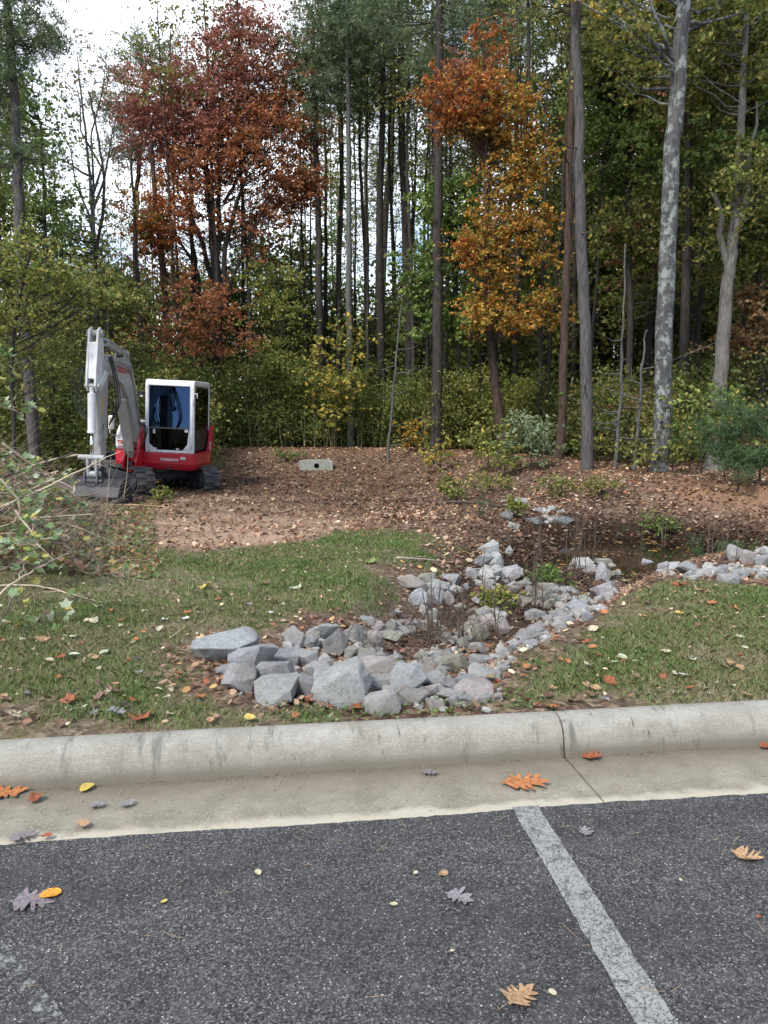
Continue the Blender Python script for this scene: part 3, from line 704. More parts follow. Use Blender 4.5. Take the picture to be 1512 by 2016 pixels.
# grit and needles washed against the kerb
rng = np.random.default_rng(77); n = 1500; s_ = rng.uniform(-2.6, 2.6, n); d_ = np.where(rng.uniform(0, 1, n) < .6, .455 - np.abs(rng.normal(0, .02, n)), rng.uniform(.02, .45, n)); cx_ = s_ * CU[0] + (d_ + D0) * CN[0]; cy_ = s_ * CU[1] + (d_ + D0) * CN[1]
C = np.stack([cx_, cy_, -.001 - .045 * d_], 1); V, Fc, Cc = leaf_arrays(rng, C, .007, [(.05, .04, .03), (.1, .08, .06), (.3, .26, .2), (.16, .1, .05)], up=2)
n = 90; s_ = rng.uniform(-2.2, 2.2, n); d_ = rng.uniform(-1.0, .44, n); th = rng.uniform(0, 3.14, n); A_ = np.stack([s_ * CU[0] + (d_ + D0) * CN[0], s_ * CU[1] + (d_ + D0) * CN[1], np.where(d_ > 0, -.0 - .04 * d_, .003) + .003], 1); D_ = np.stack([np.cos(th), np.sin(th), 0 * th], 1); P_ = np.stack([-np.sin(th), np.cos(th), 0 * th], 1) * .0009; l_ = rng.uniform(.02, .07, n)[:, None]
V2 = np.stack([A_ - P_, A_ + P_, A_ + D_ * l_ + P_, A_ + D_ * l_ - P_], 1).reshape(-1, 3); V, Fc, Cc = cat_leaf([(V, Fc, Cc), (V2, np.arange(4 * n).reshape(n, 4), np.tile([(.42, .3, .17)], (n, 1)))])
tag(link('grit', np_mesh('grit', V, Fc, Cc), LEAF), 'grit crumbs and pine needles washed along the gutter', 'grit', kind='stuff')
# ================================================================== EXCAVATOR
GREY = simple('machine_grey_paint', (.37, .38, .375), .42, .0, .08, 3, dirt=((.23, .19, .145), .5))
WHITE = simple('machine_white_paint', (.72, .74, .76), .35, 0, .04, 3, dirt=((.38, .34, .28), .45))
RED = simple('machine_red_paint', (.47, .010, .026), .36, 0, .12, 3, dirt=((.22, .09, .06), .5))
BLK = simple('black_plastic', (.018, .018, .02), .55, 0, .2, 6)
RUB = simple('track_rubber', (.055, .058, .062), .8, 0, .25, 5, .3, dirt=((.21, .165, .125), .95))
STEEL = simple('dark_steel', (.045, .055, .075), .5, .3, .2, 4, .1, dirt=((.16, .13, .1), .4))
WORN = simple('worn_bucket_steel', (.03, .032, .042), .6, .2, .3, 5, .2, dirt=((.17, .15, .13), .35))
CHROME = simple('cylinder_chrome', (.7, .72, .74), .15, 1.0, .03, 3)
DARK = simple('cab_lining', (.006, .006, .008), .9, 0, .1, 3)
YEL = simple('warning_yellow', (.65, .4, .02), .5)
AMB = simple('amber_lens', (.8, .2, .02), .3)
def glass(name, tint, refl=.06, t=.5):
    m = bpy.data.materials.new(name); m.use_nodes = True; n = m.node_tree; n.nodes.remove(n.nodes['Principled BSDF'])
    gl = nd(n, 'BsdfGlossy'); gl.inputs['Roughness'].default_value = .02; gl.inputs['Color'].default_value = (.2, .36, .7, 1) if refl > .05 else (.6, .6, .6, 1)
    tr = nd(n, 'BsdfTransparent'); tr.inputs[0].default_value = (*tint, 1)
    fr = nd(n, 'Fresnel'); fr.inputs[0].default_value = 1.5
    mm = nd(n, 'Math', operation='ADD'); mm.inputs[1].default_value = refl; n.links.new(fr.outputs[0], mm.inputs[0])
    mx = nd(n, 'MixShader'); n.links.new(mm.outputs[0], mx.inputs[0]); n.links.new(tr.outputs[0], mx.inputs[1]); n.links.new(gl.outputs[0], mx.inputs[2])
    n.links.new(mx.outputs[0], n.nodes['Material Output'].inputs[0]); return m
GLASS = glass('cab_glass', (.05, .07, .10), .11); GLASSD = glass('cab_door_glass', (.07, .08, .08), .0)
def text(name, s, size, loc, rot, mat, parent, ext=.003, sx=1.0):
    cu = bpy.data.curves.new('t', 'FONT'); cu.body = s; cu.size = size; cu.align_x = 'CENTER'; cu.align_y = 'CENTER'; cu.extrude = ext; cu.offset = size * .025
    ob = bpy.data.objects.new('t', cu); COL.objects.link(ob); bpy.context.view_layer.update()
    me = bpy.data.meshes.new_from_object(ob); bpy.data.objects.remove(ob); me.name = name
    o = link(name, me, mat, parent); o.location = loc; o.rotation_euler = rot; o.scale = (sx, 1, 1); return o

EX = empty('excavator', (-5.27, 18.2, -.44)); EX.rotation_euler = (0, R(2.6), 0)
tag(EX, 'red and grey compact crawler excavator parked on the bare soil with bucket on the ground', 'excavator')
TH = R(40); U = Matrix.Rotation(TH, 4, 'Z')      # undercarriage swung to the viewer's right; its own front is -y
UM = Matrix.Translation(Vector((-.12, .05, 0))) @ U
# undercarriage frame
mb = MB()
mb.prism([(-.55, -.3), (.55, -.3), (.8, -.75), (.98, -.75), (.98, .75), (.8, .75), (.55, .35), (-.55, .35), (-.8, .75), (-.98, .75), (-.98, -.75), (-.8, -.75)], 'z', .30, .50)
mb.cyl((0, 0, .45), (0, 0, .62), .45, n=28)
mb.v = [UM @ v for v in mb.v]; mb.build('undercarriage', STEEL, EX, bev=.02)
def stadium(r, half, n=9, zc=.32, rear=.02):
    pts = []
    for i in range(n): a = math.pi * i / (n - 1); pts.append((-half - math.sin(a) * r, zc - math.cos(a) * r))
    k = 13
    for i in range(1, k): pts.append((-half + 2 * half * i / k, zc + r - .035 * math.sin(math.pi * i / k)))
    for i in range(n): a = math.pi * i / (n - 1); pts.append((half + math.sin(a) * r, zc + math.cos(a) * r))
    for i in range(1, k): pts.append((half - 2 * half * i / k, zc - r))
    return pts
for s in (-1, 1):
    xc = s * .80; W = .40
    P = stadium(.27, .92); n_ = len(P)
    mb = MB(); vs = []; fs = []
    for i, (y, z) in enumerate(P):
        y0, z0 = P[i - 1]; y1, z1 = P[(i + 1) % n_]; ty, tz = y1 - y0, z1 - z0; l = math.hypot(ty, tz); ny_, nz_ = -tz / l, ty / l
        cy, cz = (0, .32)
        if (y - cy) * ny_ + (z - cz) * nz_ < 0: ny_, nz_ = -ny_, -nz_
        for (x, o_) in ((-W / 2, 0), (-W / 2, .03), (W / 2, .03), (W / 2, 0)): vs.append((xc + x, y + ny_ * o_, z + nz_ * o_))
    for i in range(n_):
        a = i * 4; b = ((i + 1) % n_) * 4
        for j in range(4): fs.append((a + j, b + j, b + (j + 1) % 4, a + (j + 1) % 4))
    mb.add(vs, fs)
    # lugs, evenly spaced along the loop, left and right halves staggered
    cum = [0]
    for i in range(n_): cum.append(cum[-1] + math.dist(P[i], P[(i + 1) % n_]))
    tot = cum[-1]; NL = 40
    for half_ in (0, 1):
        for q in range(NL):
            d = (q + .5 * half_) / NL * tot % tot; k = max(i for i in range(n_) if cum[i] <= d); f = (d - cum[k]) / (cum[k + 1] - cum[k])
            a, b = P[k], P[(k + 1) % n_]; y = a[0] + (b[0] - a[0]) * f; z = a[1] + (b[1] - a[1]) * f
            ty, tz = b[0] - a[0], b[1] - a[1]; l = math.hypot(ty, tz); ny_, nz_ = -tz / l, ty / l
            if y * ny_ + (z - .32) * nz_ < 0: ny_, nz_ = -ny_, -nz_
            ang = math.atan2(nz_, ny_)
            rot = Matrix.Rotation(ang, 3, 'X') @ Matrix.Rotation(0, 3, 'Z')
            mb.box((xc + (half_ - .5) * .2, y + ny_ * .04, z + nz_ * .04), (.215, .05, .052), rot @ Matrix.Rotation(R(0), 3, 'Z'), taper=(1, 1))
    mb.v = [UM @ v for v in mb.v]; tr = mb.build('track', RUB, EX, bev=.006, seg=1)
    def tp(m_, name, mat, bev=.01):
        m_.v = [UM @ v for v in m_.v]; return m_.build(name, mat, tr, bev=bev)
    m_ = MB(); m_.prism([(-.95, .2), (.9, .2), (.9, .36), (.5, .44), (-.5, .44), (-.95, .36)], 'x', xc - .13, xc + .13); tp(m_, 'track_frame', STEEL)
    m_ = MB(); m_.cyl((xc - .15, -.92, .32), (xc + .15, -.92, .32), .235, n=28); m_.cyl((xc - .19, -.92, .32), (xc + .19, -.92, .32), .17, n=24); m_.cyl((xc - .205, -.92, .32), (xc + .205, -.92, .32), .07, n=14); tp(m_, 'idler', STEEL)
    m_ = MB(); m_.cyl((xc - .13, .92, .32), (xc + .13, .92, .32), .24, n=24); m_.cyl((xc - .18, .92, .32), (xc + .18, .92, .32), .15, n=20)
    for q in range(11): a = q / 11 * 2 * math.pi; m_.box((xc, .92 + math.cos(a) * .24, .32 + math.sin(a) * .24), (.1, .05, .05), Matrix.Rotation(a, 3, 'X'))
    tp(m_, 'sprocket', STEEL, 0)
    for q in range(4):
        yy = -.6 + q * .38; m_ = MB(); m_.cyl((xc - .15, yy, .16), (xc + .15, yy, .16), .085, n=16); tp(m_, 'roller', STEEL, .004)
# dozer blade, carried at the far left end of the undercarriage
mb = MB(); prof = [(1.62, .12), (1.72, .3), (1.7, .5), (1.60, .68), (1.56, .66), (1.64, .48), (1.65, .3), (1.56, .14)]
mb.prism(prof, 'x', -1.0, 1.0)
for x in (-.45, .45): mb.prism([(.5, .3), (1.6, .25), (1.64, .42), (.5, .5)], 'x', x - .06, x + .06)
UB = Matrix.Translation(Vector((-.12, .05, .12))) @ U
mb.v = [UB @ v for v in mb.v]; mb.build('dozer_blade', STEEL, EX, bev=.008)

# ---- red turntable body
def loft_plan(poly0, z0, poly1, z1, mb):
    n = len(poly0); vs = [(x, y, z0) for x, y in poly0] + [(x, y, z1) for x, y in poly1]
    mb.add(vs, [list(range(n))[::-1], [n + i for i in range(n)]] + [[i, (i + 1) % n, n + (i + 1) % n, n + i] for i in range(n)]); return mb
plan = [(-.22, -.74), (.84, -.74), (.94, -.66), (1.0, -.2), (1.03, .5), (.9, .95), (.45, 1.15), (-.45, 1.15), (-.85, 1.0), (-1.0, .6), (-1.0, -.35), (-.6, -.5)]
low = [(x * .95, y * .96 + (.04 if y < 0 else -.02)) for x, y in plan]
mb = MB(); loft_plan(low, .56, plan, .68, mb); loft_plan(plan, .68, plan, .95, mb); body = mb.build('turntable_body', RED, EX, bev=.025)
mb = MB(); mb.box((.36, -.742, .80), (.30, .008, .07)); mb.build('name_plate', RED, body, bev=.003)
text('lettering', 'TAKEUCHI', .075, (.36, -.749, .80), (R(90), 0, 0), WHITE, body, sx=1.15)
mb = MB(); mb.box((.67, -.743, .845), (.12, .012, .06)); mb.build('label_plate', simple('silver_sticker', (.55, .55, .55), .3), body)
mb = MB(); mb.box((1.015, .25, .80), (.02, .09, .16)); mb.build('side_marker', AMB, body)
mb = MB(); mb.box((.36, -.735, .60), (.08, .02, .05)); mb.build('tow_slot', BLK, body)
# counterweight at the rear
mb = MB(); loft_plan([(-.95, .75), (1.02, .75), (1.0, 1.0), (.5, 1.2), (-.5, 1.2), (-.95, 1.0)], .951, [(-.9, .75), (1.0, .75), (.95, .98), (.45, 1.15), (-.45, 1.15), (-.9, .98)], 1.45, mb); mb.build('counterweight', RED, EX, bev=.05)
mb = MB(); mb.prism([(.42, .952), (.86, .952), (.86, 1.55), (.78, 1.55)], 'x', .93, 1.0); mb.build('side_panel', RED, EX, bev=.01)
mb = MB(); mb.box((1.006, .50, 1.08), (.01, .06, .2)); mb.build('side_sticker', WHITE, EX)
# engine and tank cover beside the boom
mb = MB(); mb.prism([(-.36, .952), (-.46, 1.0), (-.45, 1.22), (-.35, 1.42), (-.17, 1.56), (.05, 1.62), (.85, 1.62), (.85, .952)], 'x', -.97, -.55); cov = mb.build('engine_cover', WHITE, EX, bev=.07, seg=4)
mb = MB(); mb.box((-.74, -.468, 1.13), (.34, .012, .15)); mb.build('model_panel', WHITE, cov, bev=.004)
text('lettering', 'TB260', .12, (-.75, -.478, 1.13), (R(90), 0, 0), RED, cov)
mb = MB(); mb.box((-.70, -.41, 1.32), (.10, .05, .13)); mb.build('cover_recess', BLK, cov, bev=.01)
mb = MB(); mb.tube([(-.9, -.42, 1.28), (-1.0, -.55, 1.30), (-1.03, -.6, 1.34), (-1.03, -.6, 1.45)], .012, 6); ma = mb.build('mirror_arm', WHITE, EX, smooth=True)
mb = MB(); mb.box((-1.0, -.6, 1.58), (.13, .06, .32)); mb.build('mirror', WHITE, ma, bev=.028, seg=4)
mb = MB(); mb.box((-1.0, -.635, 1.58), (.08, .008, .24)); mb.build('mirror_glass', CHROME, ma, bev=.003)

# ---- cab
X0, X1, YF, YR, ZB, ZT = -.2, .9, -.70, .86, .953, 2.58
cab = MB()
cab.prism([(YF, ZB), (YF + .10, ZB), (YF + .12, ZT - .12), (YF + .05, ZT - .06), (YF, ZT - .12)], 'x', X0, X0 + .075)
cab.prism([(YF, ZB), (YF + .10, ZB), (YF + .12, ZT - .12), (YF + .05, ZT - .06), (YF, ZT - .12)], 'x', X1 - .095, X1)
cab.box(((X0 + X1) / 2, YF + .05, ZB + .03), (X1 - X0 - .172, .098, .06))
cab.prism([(X0 + .076, ZB + .061), (X0 + .25, ZB + .061), (X0 + .076, ZB + .2)], 'y', YF + .002, YF + .09)
cab.prism([(X1 - .096, ZB + .061), (X1 - .26, ZB + .061), (X1 - .15, ZB + .2), (X1 - .13, ZB + .42), (X1 - .096, ZB + .58)], 'y', YF + .002, YF + .09)
cf = cab.build('cab_frame', WHITE, EX, bev=.014)
mb = MB(); mb.prism([(YR - .06, ZB), (YR, ZB), (YR, ZT - .05), (YR - .06, ZT - .05)], 'x', X0, X0 + .07); mb.build('rear_pillar', WHITE, cf, bev=.014)
mb = MB(); mb.prism([(YR - .05, ZB + .3), (YR, ZB + .3), (YR, ZT - .05), (YR - .05, ZT - .05)], 'x', X1 - .07, X1 - .002); mb.build('rear_pillar', WHITE, cf, bev=.014)
mb = MB(); mb.prism([(YF - .004, ZT - .13), (YF + .02, ZT - .02), (YF + .08, ZT + .012), (YR - .05, ZT + .012), (YR + .01, ZT - .05), (YR + .01, ZT - .11), (YF + .1, ZT - .11)], 'x', X0 - .004, X1 + .004); mb.build('roof', WHITE, cf, bev=.03, seg=3)
mb = MB(); mb.prism([(YF + .012, 1.53), (YF + .02, 1.53), (YF + .098, 2.465), (YF + .09, 2.465)], 'x', X0 + .076, X1 - .096); mb.build('windscreen', GLASS, cf)
mb = MB(); mb.box(((X0 + X1) / 2, YF + .03, 1.515), (X1 - X0 - .174, .03, .035)); mb.build('windscreen_bar', simple('grey_rubber', (.12, .12, .12), .6), cf)
mb = MB()
for x, z, w, h in ((.0, 1.43, .05, .10), (.73, 1.46, .08, .06), (.02, 1.045, .08, .03), (.53, 1.045, .07, .03)): mb.box((x, YF + .012, z), (w, .02, h))
mb.build('latch', WHITE, cf, bev=.005)
mb = MB(); mb.box(((X0 + X1) / 2, YF + .05, 1.27), (X1 - X0 - .174, .008, .45)); mb.build('lower_window', GLASSD, cf)
mb = MB(); mb.box((X1 - .012, .06, 1.72), (.012, 1.36, 1.44)); dr = mb.build('door', BLK, cf, bev=.004)
mb = MB(); mb.box((X1 - .003, .06, 1.96), (.008, 1.30, .92)); mb.build('door_window', glass('door_pane', (.03, .035, .035), .0), dr)
mb = MB(); mb.box((X1 + .005, -.35, 1.35), (.02, .14, .07)); mb.build('door_handle', simple('handle_black', (.07, .07, .075), .4), dr, bev=.01)
mb = MB(); mb.tube([(X1 - .02, YF + .02, 2.30), (X1 + .07, YF - .01, 2.31), (X1 + .075, YF - .01, 2.2)], .012, 8); mb.build('grab_rail', WHITE, cf, smooth=True)
mb = MB(); mb.tube([(X1 - .045, YF - .03, 1.05), (X1 - .03, YF - .05, 1.3), (X1 - .03, YF - .05, 2.05), (X1 - .045, YF - .01, 2.2)], .014, 8); mb.build('grab_rail', WHITE, cf, smooth=True)
mb = MB(); mb.box((X0 + .006, .08, 1.75), (.008, 1.38, 1.4)); mb.build('side_window', GLASSD, cf)
mb = MB(); mb.box(((X0 + X1) / 2, YR - .08, 1.7), (X1 - X0 - .15, .02, 1.46)); mb.box(((X0 + X1) / 2, .1, ZB + .04), (X1 - X0 - .16, 1.4, .03)); mb.build('cab_lining', DARK, cf)
mb = MB(); mb.box((.35, .3, 1.4), (.5, .5, .14)); mb.box((.35, .52, 1.78), (.46, .12, .66)); mb.box((.35, .52, 2.2), (.28, .1, .18)); mb.box((.05, .25, 1.55), (.12, .4, .1)); mb.box((.65, .25, 1.55), (.12, .4, .1)); mb.build('seat', simple('seat_vinyl', (.03, .03, .035), .6), cf, bev=.03)
mb = MB(); mb.box((-.30, YF + .02, 2.25), (.13, .12, .11)); mb.tube([(-.36, YF, 2.32), (-.22, YF, 2.32), (-.2, YF + .02, 2.26)], .01, 6); wl = mb.build('work_light', BLK, cf, bev=.01)
mb = MB(); mb.box((-.27, YF - .045, 2.21), (.06, .012, .03)); mb.build('light_lens', WHITE, wl)

# ---- swing bracket and boom (plane x = XB)
XB = -.40
mb = MB()
for dx in (-.15, .13): mb.prism([(-.5, .6), (-1.15, .58), (-1.2, .75), (-1.02, 1.0), (-.86, 1.4), (-.7, 1.46), (-.6, 1.38), (-.5, .9)], 'x', XB + dx - .025, XB + dx + .03)
mb.cyl((XB, -.82, .5), (XB, -.82, .98), .14, n=20); mb.box((XB, -.66, .62), (.5, .5, .1)); mb.box((XB + .15, -.95, .56), (.5, .3, .03))
mb.cyl((XB - .19, -.78, 1.32), (XB + .19, -.78, 1.32), .06, n=14)
br = mb.build('swing_bracket', RED, EX, bev=.012)
mb = MB(); mb.cyl((XB + .03, -1.0, .72), (XB + .03, -1.21, .72), .05, n=14); mb.build('bracket_pin', BLK, br)
mb = MB(); bp = [(-.64, 1.25), (-.92, 1.9), (-1.18, 2.55), (-1.42, 2.88), (-1.75, 2.98), (-2.4, 2.95), (-2.9, 2.92), (-3.02, 2.76), (-2.92, 2.62), (-2.35, 2.54), (-1.92, 2.42), (-1.6, 2.16), (-1.2, 1.62), (-.86, 1.16), (-.76, 1.12)]
mb.prism(bp, 'x', XB - .105, XB + .12); boom = mb.build('boom', GREY, EX, bev=.015)
mb = MB(); mb.prism([(-1.42, 2.86), (-1.85, 2.95), (-1.72, 3.14), (-1.6, 3.16), (-1.5, 3.08)], 'x', XB - .1, XB - .075); mb.prism([(-1.42, 2.86), (-1.85, 2.95), (-1.72, 3.14), (-1.6, 3.16), (-1.5, 3.08)], 'x', XB + .075, XB + .1); mb.cyl((XB - .14, -1.62, 3.07), (XB + .14, -1.62, 3.07), .055, n=14); mb.build('boom_bracket', GREY, boom, bev=.006)
text('lettering', 'TAKEUCHI', .17, (XB + .122, -1.95, 2.72), (R(90), 0, R(90)), RED, boom, sx=.9)
for k, off in enumerate((.0, .045, .09)):   # steel oil lines along the boom's flank
    mb = MB(); mb.tube([(XB + .14, -.86, 1.5 + off), (XB + .14, -1.28 + off * .3, 2.45), (XB + .14, -1.55 + off, 2.74 + off), (XB + .14, -2.5, 2.83 + off * .9)], .013, 6); mb.build('oil_line', GREY, boom, smooth=True)
mb = MB(); mb.box((XB + .05, -2.62, 2.95), (.2, .22, .09)); mb.box((XB + .13, -2.6, 2.86), (.05, .2, .16)); mb.build('valve_block', GREY, boom, bev=.01)
# boom cylinder under a plate guard
mb = MB(); mb.tube([(XB, -1.06, .86), (XB, -1.16, 1.1), (XB, -1.62, 2.0)], [.05, .08, .08], 16); mb.cyl((XB, -1.62, 2.0), (XB, -1.86, 2.42), .04, n=12); bc = mb.build('boom_cylinder', GREY, EX, smooth=False)
mb = MB(); mb.prism([(-1.14, .9), (-1.27, 1.0), (-1.36, 1.3), (-1.78, 2.1), (-1.72, 2.14), (-1.3, 1.34)], 'x', XB - .10, XB + .10); mb.build('cylinder_guard', GREY, bc, bev=.008)
# arm cylinder on top of the boom
A0, A1 = Vector((XB, -1.62, 3.07)), Vector((XB, -3.16, 3.33)); t = A1 - A0
mb = MB(); mb.tube([A0, A0 + t * .04, A0 + t * .05, A0 + t * .62, A0 + t * .63, A0 + t * .66], [.04, .04, .075, .075, .085, .085], 18); ac = mb.build('arm_cylinder', GREY, EX)
mb = MB(); mb.cyl(A0 + t * .66, A1, .038, n=14); mb.build('cylinder_rod', CHROME, ac, smooth=True)
mb = MB(); mb.tube([A0 + Vector((.1, -.05, .06)), A0 + t * .3 + Vector((.09, 0, .04)), A0 + t * .62 + Vector((.07, 0, .05))], .012, 6); mb.build('oil_line', GREY, ac, smooth=True)
# arm
mb = MB(); ap = [(-3.02, 2.5), (-2.82, 2.66), (-2.84, 2.86), (-3.0, 3.1), (-3.06, 3.4), (-3.2, 3.46), (-3.30, 3.36), (-3.40, 2.6), (-3.36, 2.42), (-3.22, 2.36), (-3.17, .78), (-3.05, .66), (-2.92, .74), (-2.78, 1.9), (-2.72, 2.5)]
mb.prism([(-3.17, .78), (-3.05, .66), (-2.92, .74), (-2.80, 1.9), (-2.74, 2.55), (-2.84, 2.86), (-3.0, 3.1), (-3.12, 3.2), (-3.2, 2.4)], 'x', XB - .1, XB + .1); arm = mb.build('arm', GREY, EX, bev=.015)
mb = MB()
for dx in (-.1, .065): mb.prism([(-2.98, 3.0), (-3.06, 3.42), (-3.16, 3.48), (-3.27, 3.42), (-3.40, 2.7), (-3.44, 2.36), (-3.36, 2.26), (-3.25, 2.3), (-3.1, 2.5)], 'x', XB + dx, XB + dx + .04)
mb.prism([(-3.31, 3.18), (-3.24, 3.2), (-3.33, 2.48), (-3.405, 2.5)], 'x', XB - .065, XB + .07)
mb.build('arm_bracket', WHITE, arm, bev=.008)
mb = MB(); mb.cyl((XB - .15, -3.16, 3.36), (XB + .15, -3.16, 3.36), .065, n=16); mb.cyl((XB - .13, -3.36, 2.36), (XB + .16, -3.36, 2.36), .05, n=14); mb.cyl((XB - .16, -2.9, 2.74), (XB + .16, -2.9, 2.74), .06, n=14); mb.build('pivot_pin', GREY, arm)
mb = MB(); mb.prism([(-2.86, 2.78), (-3.3, 2.34), (-3.25, 2.26), (-2.78, 2.62)], 'x', XB + .101, XB + .125); mb.build('rib_plate', WHITE, arm, bev=.006)
mb = MB(); mb.box((XB + .101, -3.1, 1.98), (.006, .07, .36)); mb.build('warning_sticker', YEL, arm)
B0, B1 = Vector((XB, -3.37, 2.34)), Vector((XB, -3.38, 1.02)); t = B1 - B0
mb = MB(); mb.tube([B0, B0 + t * .08, B0 + t * .09, B0 + t * .62, B0 + t * .63, B0 + t * .66], [.04, .04, .075, .075, .085, .085], 18); bcy = mb.build('bucket_cylinder', WHITE, EX)
mb = MB(); mb.cyl(B0 + t * .66, B1, .036, n=14); mb.build('cylinder_rod', CHROME, bcy, smooth=True)
mb = MB(); mb.box((XB + .125, -3.0, 1.45), (.06, .12, .2)); mb.box((XB + .13, -3.02, 1.58), (.04, .06, .12)); mb.build('coupler_valve', GREY, arm, bev=.012)
# linkage
mb = MB(); mb.cyl((XB - .26, -3.38, 1.0), (XB + .24, -3.38, 1.0), .055, n=14); mb.cyl((XB - .16, -3.36, .68), (XB + .16, -3.36, .68), .06, n=14); mb.cyl((XB - .16, -3.05, .72), (XB + .2, -3.05, .72), .055, n=14)
for dx in (-.19, .16): mb.prism([(-3.42, 1.04), (-3.34, 1.04), (-3.02, .82), (-3.0, .74), (-3.08, .72), (-3.4, .94)], 'x', XB + dx, XB + dx + .035)
for dx in (-.10, .06): mb.prism([(-3.43, 1.03), (-3.34, 1.03), (-3.31, .66), (-3.42, .64)], 'x', XB + dx, XB + dx + .05)
mb.build('bucket_link', GREY, EX, bev=.008)
# bucket, curled shut on the ground
mb = MB(); BL, BRr = -1.0, .17
outer = [(-3.05, .60), (-3.34, .58), (-3.56, .46), (-3.66, .28), (-3.6, .10), (-3.42, .0), (-3.1, -.03), (-2.72, -.02)]
inner = [(-2.72, .0), (-3.08, -.005), (-3.39, .03), (-3.56, .12), (-3.62, .28), (-3.53, .43), (-3.32, .545), (-3.05, .56)]
mb.prism(outer + inner, 'x', BL, BRr)
bk = mb.build('bucket', WORN, EX, bev=.004)
for x in (BL - .015, BRr + .001):
    mb = MB(); mb.prism([(-3.05, .60), (-3.34, .60), (-3.57, .47), (-3.68, .28), (-3.62, .09), (-3.43, -.02), (-3.1, -.05), (-2.70, -.03), (-2.84, .3)], 'x', x, x + .03); mb.build('side_plate', WORN, bk, bev=.006)
for q in range(5):
    mb = MB(); x = BL + .1 + q * (BRr - BL - .2) / 4; mb.prism([(-2.74, -.04), (-2.74, .03), (-2.56, .0)], 'x', x - .035, x + .035); mb.build('tooth', WORN, bk)
mb = MB()
for dx in (-.14, .10): mb.prism([(-2.95, .55), (-2.96, .78), (-3.08, .82), (-3.3, .78), (-3.44, .74), (-3.5, .5)], 'x', XB + dx, XB + dx + .04)
mb.box((XB, -3.36, .6), (.2, .16, .1)); mb.cyl((XB - .2, -3.42, .55), (XB + .22, -3.42, .55), .04, n=12); mb.box((XB + .05, -3.52, .45), (.16, .1, .08)); mb.build('quick_hitch', STEEL, bk, bev=.01)
# hoses
def hose(pts, r=.013):
    from mathutils.geometry import interpolate_bezier
    q = []; P = [Vector(p) for p in pts]
    for i in range(len(P) - 1):
        a, b = P[i], P[i + 1]; ta = (P[i + 1] - P[max(i - 1, 0)]) / 6; tb = (P[min(i + 2, len(P) - 1)] - P[i]) / 6
        q += interpolate_bezier(a, a + ta, b - tb, b, 9)[:-1]
    q.append(P[-1]); mb = MB(); mb.tube(q, r, 7); return mb.build('hose', BLK, EX, smooth=True)
for k in range(3): hose([(XB - .13, -3.05, 2.78 - k * .03), (XB - .38 + k * .07, -3.2, 2.6), (XB - .42 + k * .08, -3.28, 2.2), (XB - .3 + k * .06, -3.3, 1.9), (XB - .12, -3.33, 1.72 - k * .03)])
for k in range(3): hose([(XB + .08 + k * .03, -2.7, 2.98), (XB + .2 + k * .03, -2.85, 2.75), (XB + .3 + k * .04, -2.95, 2.35), (XB + .34 + k * .03, -3.0, 2.0), (XB + .2, -3.0, 1.62)])
for k in range(2): hose([(XB + .15, -.9, 1.6), (XB + .28 + k * .05, -.98, 1.5), (XB + .26, -.95, 1.2), (XB + .16, -.86, 1.02)], .016)
for k in range(2): hose([(XB - .16, -.95, 1.75 - k * .1), (XB - .28, -.9, 1.5), (XB - .24, -.75, 1.2), (XB - .16, -.6, .95)], .018)
bpy.data.meshes  # parts done

# ---- concrete outlet block in the berm
p = hit(622, 927); HB = empty('headwall', (p.x, p.y, p.z)); tag(HB, 'grey concrete headwall block with a round pipe hole set in the berm', 'headwall')
CH_M = simple('headwall_concrete', (.30, .31, .27), .9, 0, .3, 7, .3, dirt=((.13, .14, .09), .6))
W_, H_ = .95, .36
bm_ = bmesh.new(); N_ = 20; r_ = .075; cx_, cz_ = .02, .19
outer_ = []
for i in range(N_):
    a = 2 * math.pi * i / N_; dx, dz = math.cos(a), math.sin(a)
    tx = (W_ / 2 / abs(dx)) if abs(dx) > 1e-6 else 9; tz = (H_ / 2 / abs(dz)) if abs(dz) > 1e-6 else 9; t_ = min(tx, tz); outer_.append((dx * t_, H_ / 2 + dz * t_))
vs = []; fs = []
for y in (0, .25):
    vs += [(x, y, z) for x, z in outer_] + [(cx_ + r_ * math.cos(2 * math.pi * i / N_), y, cz_ + r_ * math.sin(2 * math.pi * i / N_)) for i in range(N_)]
for i in range(N_):
    j = (i + 1) % N_; fs += [(i, j, N_ + j, N_ + i), (2 * N_ + i, 2 * N_ + j, 3 * N_ + j, 3 * N_ + i), (i, j, 2 * N_ + j, 2 * N_ + i), (N_ + i, N_ + j, 3 * N_ + j, 3 * N_ + i)]
me = bpy.data.meshes.new('wall_block'); me.from_pydata([(x, y, z - .06) for x, y, z in vs], [], fs); bm_.from_mesh(me); bmesh.ops.recalc_face_normals(bm_, faces=bm_.faces[:]); bm_.to_mesh(me); bm_.free()
link('wall_block', me, CH_M, HB)
mb = MB(); mb.cyl((cx_, .1, cz_ - .06), (cx_, .6, cz_ - .06), r_ * 1.0, n=18); mb.build('pipe', DARK, HB)
